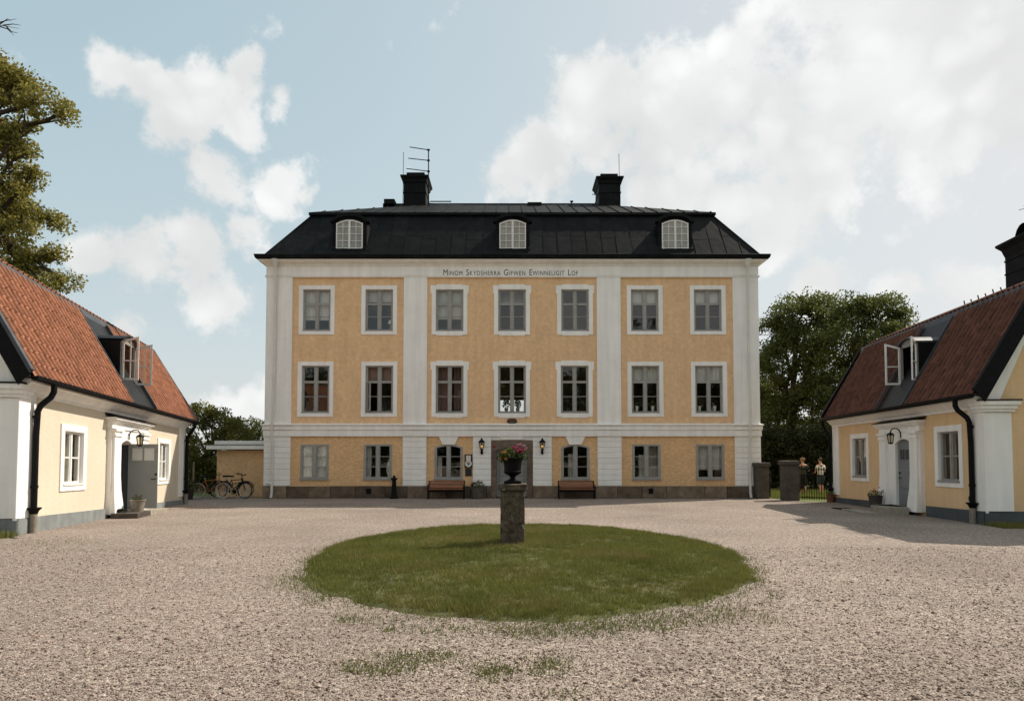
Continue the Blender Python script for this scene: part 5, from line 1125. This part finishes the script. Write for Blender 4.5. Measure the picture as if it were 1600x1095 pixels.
# ------------------------------------------------------------------ bicycles
def bike(loc, rz, frame_m, label, step=False, lean=.08, tyre_m=None):
    o = empty('bicycle', loc, rz, label, 'bicycle', 'bicycles by the annex wall'); o.rotation_euler = (lean, 0, rz); Rw = .345
    RIM = CHROME
    rear, front = Vector((-.52, 0, Rw)), Vector((.53, 0, Rw)); bb = Vector((-.06, 0, .29)); seat = Vector((-.21, 0, .80)); head = Vector((.36, 0, .84)); headb = Vector((.40, 0, .68))
    for c in (rear, front):
        n = 20; q = MB(); q.loft([[(c.x+(Rw+.02*math.cos(b))*math.cos(a)-.02*math.cos(a), .018*math.sin(b), c.z+(Rw+.02*math.cos(b)-.02)*math.sin(a)) for b in [2*math.pi*k/6 for k in range(6)]] for a in [2*math.pi*i/n for i in range(n+1)]], caps=False); w = q.build('wheel', tyre_m or RUBBER, o, True)
        q = MB(); q.loft([[(c.x+(Rw-.045+.012*math.cos(b))*math.cos(a), .013*math.sin(b), c.z+(Rw-.045+.012*math.cos(b))*math.sin(a)) for b in [2*math.pi*k/4 for k in range(4)]] for a in [2*math.pi*i/n for i in range(n+1)]], caps=False); q.build('rim', RIM, w, True)
        q = MB(); [q.tube([(c.x, 0, c.z), (c.x+(Rw-.05)*math.cos(a), 0, c.z+(Rw-.05)*math.sin(a))], .0035, 3) for a in [2*math.pi*k/16 for k in range(16)]]; q.tube([(c.x, -.04, c.z), (c.x, .04, c.z)], .025, 8); q.build('spoke', RIM, w)
        q = MB(); aa = [R(20+150*k/8) for k in range(9)]; q.tube([(c.x+(Rw+.035)*math.cos(a), 0, c.z+(Rw+.035)*math.sin(a)) for a in aa], .018, 5); q.build('mudguard', BLK, o)
    q = MB(); t = lambda a, b, r=.017: q.tube([a, b], r, 6)
    t(bb, seat); t(bb, headb, .02); t(head, headb, .022); t(bb, rear+Vector((0, .05, 0)), .011); t(bb, rear-Vector((0, .05, 0)), .011); t(seat, rear+Vector((0, .05, 0)), .011); t(seat, rear-Vector((0, .05, 0)), .011)
    t(seat*.94+bb*.06, head*.9+headb*.1) if not step else t(seat*.55+bb*.45, headb*.95+head*.05)
    t(headb, front+Vector((0, .05, 0)), .012); t(headb, front-Vector((0, .05, 0)), .012); q.build('frame', frame_m, o)
    q = MB(); q.tube([seat, seat+Vector((-.03, 0, .13))], .013, 6); q.build('seat_post', CHROME, o)
    q = MB(); s_ = seat+Vector((-.05, 0, .15)); q.loft([[(s_.x+x, y*w, s_.z+z) for y, z in ((-1, -.03), (-1, .02), (0, .035), (1, .02), (1, -.03))] for x, w in ((-.13, .05), (-.1, .1), (0, .07), (.08, .03), (.15, .015))]); q.build('saddle', BLK, o, True)
    q = MB(); hb = head+Vector((.0, 0, .14)); q.tube([head, hb], .014, 6); q.tube([hb+Vector((-.18, -.3, .06)), hb+Vector((-.06, -.27, .07)), hb+Vector((.04, -.12, .03)), hb, hb+Vector((.04, .12, .03)), hb+Vector((-.06, .27, .07)), hb+Vector((-.18, .3, .06))], .013, 6); q.build('handlebar', BLK, o, True)
    q = MB(); q.lathe([(.09, -.01), (.09, .01)], (0, 0, 0), 14); q.v = [(bb.x+p[0], p[2]+.05, bb.z+p[1]) for p in q.v]; q.tube([bb+Vector((0, .06, 0)), bb+Vector((.09, .07, -.14))], .01, 5); q.tube([bb+Vector((0, -.06, 0)), bb+Vector((-.09, -.07, .14))], .01, 5); q.box(bb.x+.05, bb.x+.13, .07, .15, bb.z-.15, bb.z-.13); q.box(bb.x-.13, bb.x-.05, -.15, -.07, bb.z+.13, bb.z+.15); q.build('crank', BLK, o)
    q = MB(); q.box(-.75, -.42, -.06, .06, .735, .75); q.tube([(-.7, .05, .735), rear], .008, 4); q.tube([(-.7, -.05, .735), rear], .008, 4); q.build('rack', BLK, o)
    return o
CHROME = M('dull_chrome', (.45, .44, .42), .35, .1, metal=.6); RUBBER = M('tyre_rubber', (.02, .019, .018), .8)
ORF = M('orange_frame_paint', (.32, .10, .03), .4)
bike((at(329, 770, YF-.5).x, YF-.5, 0), R(5), ORF, 'orange-framed bicycle parked nearest the cottage corner', tyre_m=M('cream_tyre', (.38, .34, .28), .8))
bike((at(361, 770, YF+.1).x, YF+.2, 0), R(24), BLK, 'black bicycle between the orange one and the rightmost one', step=True)
bike((at(372, 770, YF).x, YF-.35, 0), R(-18), BLK, 'black bicycle with raised handlebars nearest the manor', lean=-.06)
q = MB(); q.box(0, 1.9, 0, .25, 0, .05); o = q.build('kerb_stone', STEP); o.location = (at(300, 778, YF+.2).x, YF-.1, 0); tag(o, 'pale kerb stone lying beneath the bicycles', 'kerb stone')
p = at(302, 760, YF+.2); q = MB(); q.tube([(p.x, p.y, 0), (p.x, p.y, at(302, 721, YF+.2).z)], .035, 6); tag(q.build('wooden_stake', M('stake_wood', (.22, .17, .11), .9, .2, 8)), 'thin wooden stake standing behind the orange bicycle', 'stake')
p = at(292, 770, YF-1.0); planter('planter', (p.x, p.y, 0), .22, .27, .45, M('dark_tub', (.03, .027, .025), .8), 'dark tub of red flowers at far corner of left cottage', leaves=420, prad=(.34, .32, .3), flowers=(((-.15, -.2, .35), .06, 'red'), ((.1, -.25, .42), .06, 'red'), ((.25, -.1, .3), .05, 'red'), ((-.25, -.05, .2), .05, 'red'), ((.02, -.3, .2), .05, 'red')), lsz=.09)

# ------------------------------------------------------------------ gate posts, gate and fence
def post(u0, u1, vb, vt, label, rz=0, dep=.5):
    g = gnd((u0+u1)/2, vb); x0, x1 = at(u0, vb-20, g.y).x, at(u1, vb-20, g.y).x; h = at((u0+u1)/2, vt, g.y).z; w = x1-x0
    o = empty('gate_post', ((x0+x1)/2, g.y+dep/2, 0), rz, label, 'gate post', 'stone gate posts')
    rough_box(MB(), -w/2, w/2, -dep/2, dep/2, -.05, h-.17, .012, 10, u0).build('shaft', POSTM, o, True); rough_box(MB(), -w/2-.05, w/2+.05, -dep/2-.05, dep/2+.05, h-.171, h, .014, 8, u1).build('cap', POSTM, o, True)
    return o, (x0, x1, g.y)
o, pA = post(1183, 1202, 779, 722.5, 'stone gate post standing close to the manor corner', R(4), .55); o, pB = post(1225, 1251, 782, 719.5, 'stone gate post before the two men, nearest the cottage', R(-14), .5)
IRON = BLK
def railing(name, label, p0, p1, h, n, cat, tall=0):
    d = Vector(p1)-Vector(p0); L = d.length; o = empty(name, p0, math.atan2(d.y, d.x), label, cat)
    for z in (.12, h-.35, h-.12): MB().box(0, L, -.018, .018, z, z+.035).build('rail', IRON, o)
    for k in range(n):
        x = L*(k+.5)/n; hh = h+(tall if k % 4 == 0 else 0)
        q = MB(); q.tube([(x, 0, .03), (x, 0, hh-.08)], .013, 5); q.tube([(x, 0, hh-.09), (x, 0, hh-.06), (x, 0, hh)], [.014, .028, .003], 5); q.build('bar', IRON, o)
    return o
fe = (RP1.x-.03, RP1.y+.1, 0)
railing('iron_fence', 'low black iron railing between gate post and right cottage', (pB[1]+.12, pB[2]+.25, 0), fe, 1.36, 13, 'fence', .1)
railing('iron_gate', 'black iron gate leaf swung open between the stone posts', (pA[1]+.02, pA[2]+.3, 0), (pA[1]+.52, pA[2]+1.15, 0), 1.2, 8, 'gate')
p = gnd(1299, 782); planter('planter', (RP1.x-.2, RP1.y-.05, 0), .13, .16, .3, M('terracotta', (.16, .06, .035), .8), 'small terracotta pot at far corner of the right cottage', leaves=70, prad=(.14, .14, .1))

# ------------------------------------------------------------------ two men beyond the fence
def skin_mesh(name, V, E, Rr, mat, sub=1):
    me = bpy.data.meshes.new('t'); me.from_pydata(V, E, []); o = bpy.data.objects.new('t', me); COL.objects.link(o)
    md = o.modifiers.new('s', 'SKIN'); md.use_smooth_shade = True; md.branch_smoothing = .6
    for i, r in enumerate(Rr): me.skin_vertices[0].data[i].radius = (r if isinstance(r, tuple) else (r, r))
    me.skin_vertices[0].data[0].use_root = True
    s = o.modifiers.new('u', 'SUBSURF'); s.levels = sub; s.render_levels = sub
    bpy.context.view_layer.update(); dg = bpy.context.evaluated_depsgraph_get()
    r = bpy.data.meshes.new_from_object(o.evaluated_get(dg)); bpy.data.objects.remove(o); r.name = name; r.materials.clear(); r.materials.append(mat)
    r.polygons.foreach_set('use_smooth', [True]*len(r.polygons)); return r
SKIN = M('skin', (.42, .235, .16), .6, .06, 6)
def person(loc, rz, label, shirt_m, short_m, hair_m, hair_scale, arms, leg_d, turn):
    o = empty('person', loc, rz, label, 'person', None)
    V = [(0, 0, .96), (0, .01, 1.1), (0, -.01, 1.28), (0, 0, 1.42), (0, .01, 1.50), (0, .02, 1.57), (0, .035, 1.66), (0, .03, 1.735)]
    Rr = [(.15, .115), (.135, .1), (.155, .105), (.15, .10), .058, .058, (.078, .095), (.068, .082)]; E = [(i, i+1) for i in range(7)]
    def chain(st, pts, rs):
        p = st
        for v, r in zip(pts, rs): V.append(v); Rr.append(r); E.append((p, len(V)-1)); p = len(V)-1
        return p
    legs = []
    for k, sx in enumerate((-1, 1)):
        e = chain(0, [(sx*.095, 0, .88), (sx*.105, .0, .70), (sx*.105, .03+leg_d[k], .50), (sx*.105, -.03+leg_d[k], .34), (sx*.105, -.03+leg_d[k], .10), (sx*.11, -.02+leg_d[k], .045), (sx*.125, .12+leg_d[k], .035)], [.095, .085, .06, .062, .042, .045, .035])
    hands = []
    for k, sx in enumerate((-1, 1)):
        el, wr, hd = arms[k]
        e = chain(3, [(sx*.185, 0, 1.41), el, tuple((Vector(el)+Vector(wr))/2), wr, hd], [.058, .045, .042, .03, (.034, .022)])
        dirh = (Vector(hd)-Vector(wr)).normalized(); side = dirh.cross(Vector((0, 0, 1))).normalized() if abs(dirh.z) < .9 else Vector((0, 1, 0))
        for j, (off, ln) in enumerate(((-.03, .075), (-.01, .085), (.01, .08), (.03, .06))):
            b = Vector(hd)+side*off; chain(e, [tuple(b+dirh*ln*.5), tuple(b+dirh*ln-Vector((0, 0, .02)))], [.0095, .0085])
        chain(e, [tuple(Vector(wr)*.5+Vector(hd)*.5-side*.05*sx+Vector((0, 0, .0)))], [.010])
    link('body', skin_mesh('body', V, E, Rr, SKIN), o)
    # face on the far side
    q = MB(); q.ball((0, .135, 1.655), (.013, .022, .022), 6, 4); [q.ball((sx*.083, .03, 1.655), (.012, .025, .034), 6, 4) for sx in (-1, 1)]; q.build('nose_and_ears', SKIN, o, True)
    q = MB(); [q.ball((sx*.032, .118, 1.68), (.013, .01, .008), 6, 4) for sx in (-1, 1)]; q.box(-.025, .025, .118, .128, 1.60, 1.608); q.build('eyes_and_mouth', BLK, o)
    # clothes
    SV = [(0, 0, .84), (0, .01, 1.1), (0, -.01, 1.28), (0, 0, 1.48)]; SR = [(.19, .15), (.168, .135), (.185, .14), (.14, .12)]; SE = [(0, 1), (1, 2), (2, 3)]
    for k, sx in enumerate((-1, 1)):
        el = Vector(arms[k][0]); sh_ = Vector((sx*.185, 0, 1.41)); SV += [tuple(sh_), tuple(sh_.lerp(el, .6)), tuple(sh_.lerp(el, .95))]; SR += [.078, .07, .066]; b = len(SV)-3; SE += [(3, b), (b, b+1), (b+1, b+2)]
    link('shirt', skin_mesh('shirt', SV, SE, SR, shirt_m), o)
    SV = [(0, 0, 1.05), (0, 0, .92)]; SR = [(.16, .12), (.172, .135)]; SE = [(0, 1)]; end = .44 if short_m[1] else .03
    for k, sx in enumerate((-1, 1)):
        b = len(SV); SV += [(sx*.1, 0, .84), (sx*.108, .01, .68), (sx*.11, (.03+leg_d[k])*.8, end)]; SR += [.115, .103, .092 if short_m[1] else .075]; SE += [(1, b), (b, b+1), (b+1, b+2)]
    link('shorts' if short_m[1] else 'trousers', skin_mesh('shorts', SV, SE, SR, short_m[0]), o)
    q = MB()
    for i in range(26):
        a = random.uniform(0, 2*math.pi); t = random.uniform(.15, 1); y = .02+.085*math.sin(a)*math.sqrt(1-t*t*.6)-.012; x = .08*math.cos(a)*math.sqrt(1-t*t*.6); z = 1.68+.085*t
        if y > .09 and z < 1.73: z = 1.75
        q.ball((x*hair_scale, y, z), .034*hair_scale, 6, 4)
    q.ball((0, .005, 1.70), (.088*hair_scale, .092, .085*hair_scale), 10, 6); q.build('hair', hair_m, o, True)
    q = MB(); [q.ball((sx*.118, .05+leg_d[k], .035), (.052, .14, .045), 8, 5) for k, sx in enumerate((-1, 1))]; q.build('shoe', M('shoe', (.05, .045, .04), .7), o, True)
    return o
g = gnd(1283, 770.5); person((g.x, g.y, -.03), R(18), 'man in white shirt and dark shorts seen from behind beyond the fence', M('white_check_shirt', (.62, .60, .55), .9, .12, 14), (M('navy_shorts', (.03, .045, .055), .9), True), M('brown_hair', (.05, .028, .015), .7), 1.0,
    [((-.27, .02, 1.13), (-.2, .22, 1.02), (-.15, .29, 1.03)), ((.27, .02, 1.13), (.23, .2, 1.0), (.18, .28, 1.0))], (0, .06), 0)
g = gnd(1255, 770.5); person((g.x, g.y, -.03), R(-12), 'man in dark green shirt half hidden behind the stone gate post', M('dark_green_shirt', (.045, .05, .035), .9), (M('dark_trousers', (.018, .018, .02), .9), False), M('fair_curly_hair', (.20, .13, .06), .7), 1.15,
    [((-.26, .02, 1.14), (-.22, .2, 1.05), (-.18, .27, 1.07)), ((.27, .04, 1.14), (.33, .22, 1.2), (.34, .28, 1.24))], (.05, 0), 0)

# ------------------------------------------------------------------ trees and shrubs
L_LIME = leaf_mat('lime_tree_leaf', (.10, .098, .018), (.38, .33, .085), .4, .5)
L_DARK = leaf_mat('oak_leaf', (.04, .055, .014), (.17, .19, .05), .52, .5)
L_BUSH = leaf_mat('bush_leaf', (.065, .075, .018), (.24, .235, .065), .45)
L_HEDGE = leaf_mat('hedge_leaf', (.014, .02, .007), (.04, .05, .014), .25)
def clumps(blobs, per, clump_r, nleaf, bottom=-.6):
    out = []
    for (c, r) in blobs:
        rx, ry, rz = r if isinstance(r, tuple) else (r, r, r); k = max(4, int(per*(rx*ry+rx*rz+ry*rz)/3))
        for _ in range(k):
            d = rng.normal(0, 1, 3); d[2] += .15; d /= np.linalg.norm(d)
            if d[2] < bottom: d[2] *= -.4
            f = rng.uniform(.45, 1.0)**.6; p = np.array(c)+d*np.array([rx, ry, rz])*f
            s = clump_r*rng.uniform(.55, 1.2); q = rng.normal(0, 1, (nleaf, 3)); q /= np.linalg.norm(q, axis=1)[:, None]; q *= (rng.uniform(0, 1, nleaf)**.45)[:, None]*s; q[:, 2] *= .8
            out.append(p+q)
    return np.concatenate(out)
def tree(name, label, base, trunk, blobs, per, clump_r, nleaf, size, mat, cat='tree', group=None, r0=.35, bottom=-.6):
    b = Vector(base); o = empty(name, b, 0, label, cat, group); rel = [(tuple(Vector(c)-b), r) for c, r in blobs]
    if trunk:
        q = MB(); pts = [Vector((0, 0, -.1))]; top = Vector(trunk)-b
        for k in range(1, 6): pts.append(top*(k/5)+Vector((random.gauss(0, .12), random.gauss(0, .12), 0)))
        q.tube(pts, [r0*(1-.13*k)*(1.25 if k == 0 else 1) for k in range(6)], 9)
        for c, r in rel:
            st = pts[random.choice((3, 4, 5))]; e = Vector(c); mid = st.lerp(e, .5)+Vector((random.gauss(0, .3), random.gauss(0, .3), .4)); q.tube([st, mid, e], [r0*.38, r0*.24, r0*.08], 6)
            rr = r if not isinstance(r, tuple) else min(r)
            for _ in range(4):
                d = Vector((random.gauss(0, 1), random.gauss(0, 1), random.gauss(.2, .8))).normalized(); q.tube([mid.lerp(e, random.uniform(.4, 1)), e+d*rr*.45, e+d*rr*.9], [r0*.1, r0*.06, .012], 5)
        q.build('trunk', BARK, o, True)
    pts = clumps(rel, per, clump_r, nleaf, bottom); leaf_obj(pts, size, mat, 'crown', o); return o
def B(u, v, Y, rpx, k=1.0): p = at(u, v, Y); r = rpx*Y/FPX; return (tuple(p), (r, r*k, r))
Y = 27
tree('lime_tree', 'tall leafy tree towering behind the left cottage roof', (at(-90, 700, Y).x, Y, 0), tuple(at(-80, 250, Y)),
     [B(0, 150, Y, 50), B(-40, 130, Y, 60), B(66, 160, Y, 24), B(98, 180, Y, 15), B(45, 190, Y, 26), B(-30, 230, Y, 70), B(25, 245, Y, 26), B(15, 300, Y, 36), B(48, 275, Y, 12), B(-40, 340, Y, 80), B(35, 345, Y, 26), B(82, 348, Y, 12),
      B(25, 400, Y, 36), B(82, 400, Y, 20), B(100, 440, Y, 16), B(50, 435, Y, 26), B(-5, 440, Y, 50), B(-90, 300, Y, 120), B(-100, 160, Y, 90), B(5, 108, Y, 16), B(35, 122, Y, 14)], 9.5, .62, 170, .15, L_LIME, r0=.5)
q = MB(); p = lambda u, v: at(u, v, Y-3)
for a, b, c in (((-60, 60), (-10, 38), (30, 45)), ((-10, 38), (8, 33), (26, 30)), ((-5, 40), (12, 46), (22, 56)), ((5, 40), (20, 38), (33, 40)), ((0, 38), (12, 30), (18, 34)), ((10, 42), (18, 50), (28, 52))): q.tube([p(*a), p(*b), p(*c)], [.03, .018, .006], 4)
q.tube([tuple(at(-90, 700, Y-3)), tuple(at(-95, 300, Y-3)), tuple(at(-60, 60, Y-3))], [.3, .2, .03], 7)
o = q.build('bare_tree', BARK); tag(o, 'bare twiggy branch reaching in at the top left corner', 'tree')
Y = 44
tree('oak_tree', 'large dark leafy tree rising right beside the manor', (at(1235, 775, Y).x, Y, 0), tuple(at(1240, 560, Y)),
     [B(1245, 500, Y, 40), B(1215, 515, Y, 26), B(1275, 484, Y, 28), B(1300, 510, Y, 34), B(1225, 560, Y, 40), B(1200, 590, Y, 34), B(1260, 550, Y, 48), B(1210, 660, Y, 40), B(1195, 560, Y, 22), B(1250, 640, Y, 55), B(1238, 484, Y, 20), B(1205, 720, Y, 45), B(1290, 600, Y, 50), B(1262, 476, Y, 16)], 7.5, .85, 150, .19, L_DARK, group='trees behind the right cottage')
Y = 41
tree('oak_tree', 'broad leafy tree rising right behind the right cottage roof', (at(1340, 775, Y).x, Y, 0), tuple(at(1340, 560, Y)),
     [B(1330, 492, Y, 34), B(1345, 480, Y, 20), B(1380, 500, Y, 36), B(1410, 508, Y, 26), B(1395, 484, Y, 16), B(1320, 540, Y, 50), B(1370, 550, Y, 55), B(1420, 540, Y, 40), B(1310, 620, Y, 50), B(1360, 640, Y, 55), B(1295, 690, Y, 48), B(1330, 712, Y, 50), B(1440, 600, Y, 50)], 7.5, .85, 150, .19, L_DARK, group='trees behind the right cottage')
Y = 47
tree('oak_tree', 'dark tree seen low between the manor corner and the taller trees', (at(1180, 775, Y).x, Y, 0), tuple(at(1180, 650, Y)), [B(1195, 640, Y, 32), B(1170, 620, Y, 40), B(1150, 660, Y, 50), B(1215, 700, Y, 45), B(1255, 710, Y, 50), B(1180, 720, Y, 50)], 8, .9, 150, .2, L_DARK, group='trees behind the right cottage')
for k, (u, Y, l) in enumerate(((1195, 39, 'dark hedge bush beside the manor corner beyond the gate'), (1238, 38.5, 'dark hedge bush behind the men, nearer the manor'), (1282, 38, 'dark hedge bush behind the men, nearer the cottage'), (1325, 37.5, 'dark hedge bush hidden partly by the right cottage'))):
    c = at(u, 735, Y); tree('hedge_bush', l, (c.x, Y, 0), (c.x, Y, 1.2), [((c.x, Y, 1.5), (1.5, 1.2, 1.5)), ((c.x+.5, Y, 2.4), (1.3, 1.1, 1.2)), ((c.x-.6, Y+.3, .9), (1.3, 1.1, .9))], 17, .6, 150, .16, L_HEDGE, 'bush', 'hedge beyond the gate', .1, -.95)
Y = 35
tree('garden_tree', 'olive green bushy tree behind the far end of left cottage', (at(330, 775, Y).x, Y, 0), tuple(at(330, 700, Y)),
     [B(318, 652, Y, 20), B(300, 668, Y, 34), B(342, 658, Y, 24), B(372, 668, Y, 18), B(330, 710, Y, 40), B(295, 735, Y, 36), B(360, 690, Y, 26), B(310, 645, Y, 14), B(335, 740, Y, 38), B(270, 700, Y, 40), B(355, 668, Y, 16), B(300, 760, Y, 30), B(345, 762, Y, 26)], 12, .55, 150, .14, L_BUSH, r0=.15, bottom=-.9, group='trees behind the annex')
Y = 42
tree('garden_tree', 'dark green round tree showing above the annex roof', (at(395, 775, Y).x, Y, 0), tuple(at(395, 700, Y)), [B(395, 676, Y, 20), B(410, 680, Y, 20), B(378, 680, Y, 20), B(395, 720, Y, 34), B(365, 665, Y, 14), B(430, 690, Y, 25)], 12, .6, 150, .15, L_DARK, r0=.18, bottom=-.9, group='trees behind the annex')
# the wood across the road behind the viewer, which the manor windows mirror
pts = clumps([((x, -46+3*math.sin(x), h*.5), (5.5, 4, h*.52)) for x, h in ((-48, 18), (-39, 20), (-31, 17), (-22, 20), (-14, 22), (-5, 19), (4, 21), (12, 18), (21, 22), (30, 19), (39, 20), (48, 18))]+[((x, -45, 2.0), (4.5, 3, 3.2)) for x in range(-50, 51, 6)], 4.2, 1.5, 60, -1.1)
tag(leaf_obj(pts, .7, L_DARK, 'woodland'), 'distant belt of trees facing the manor, mirrored in its windows', 'woodland', kind='stuff')
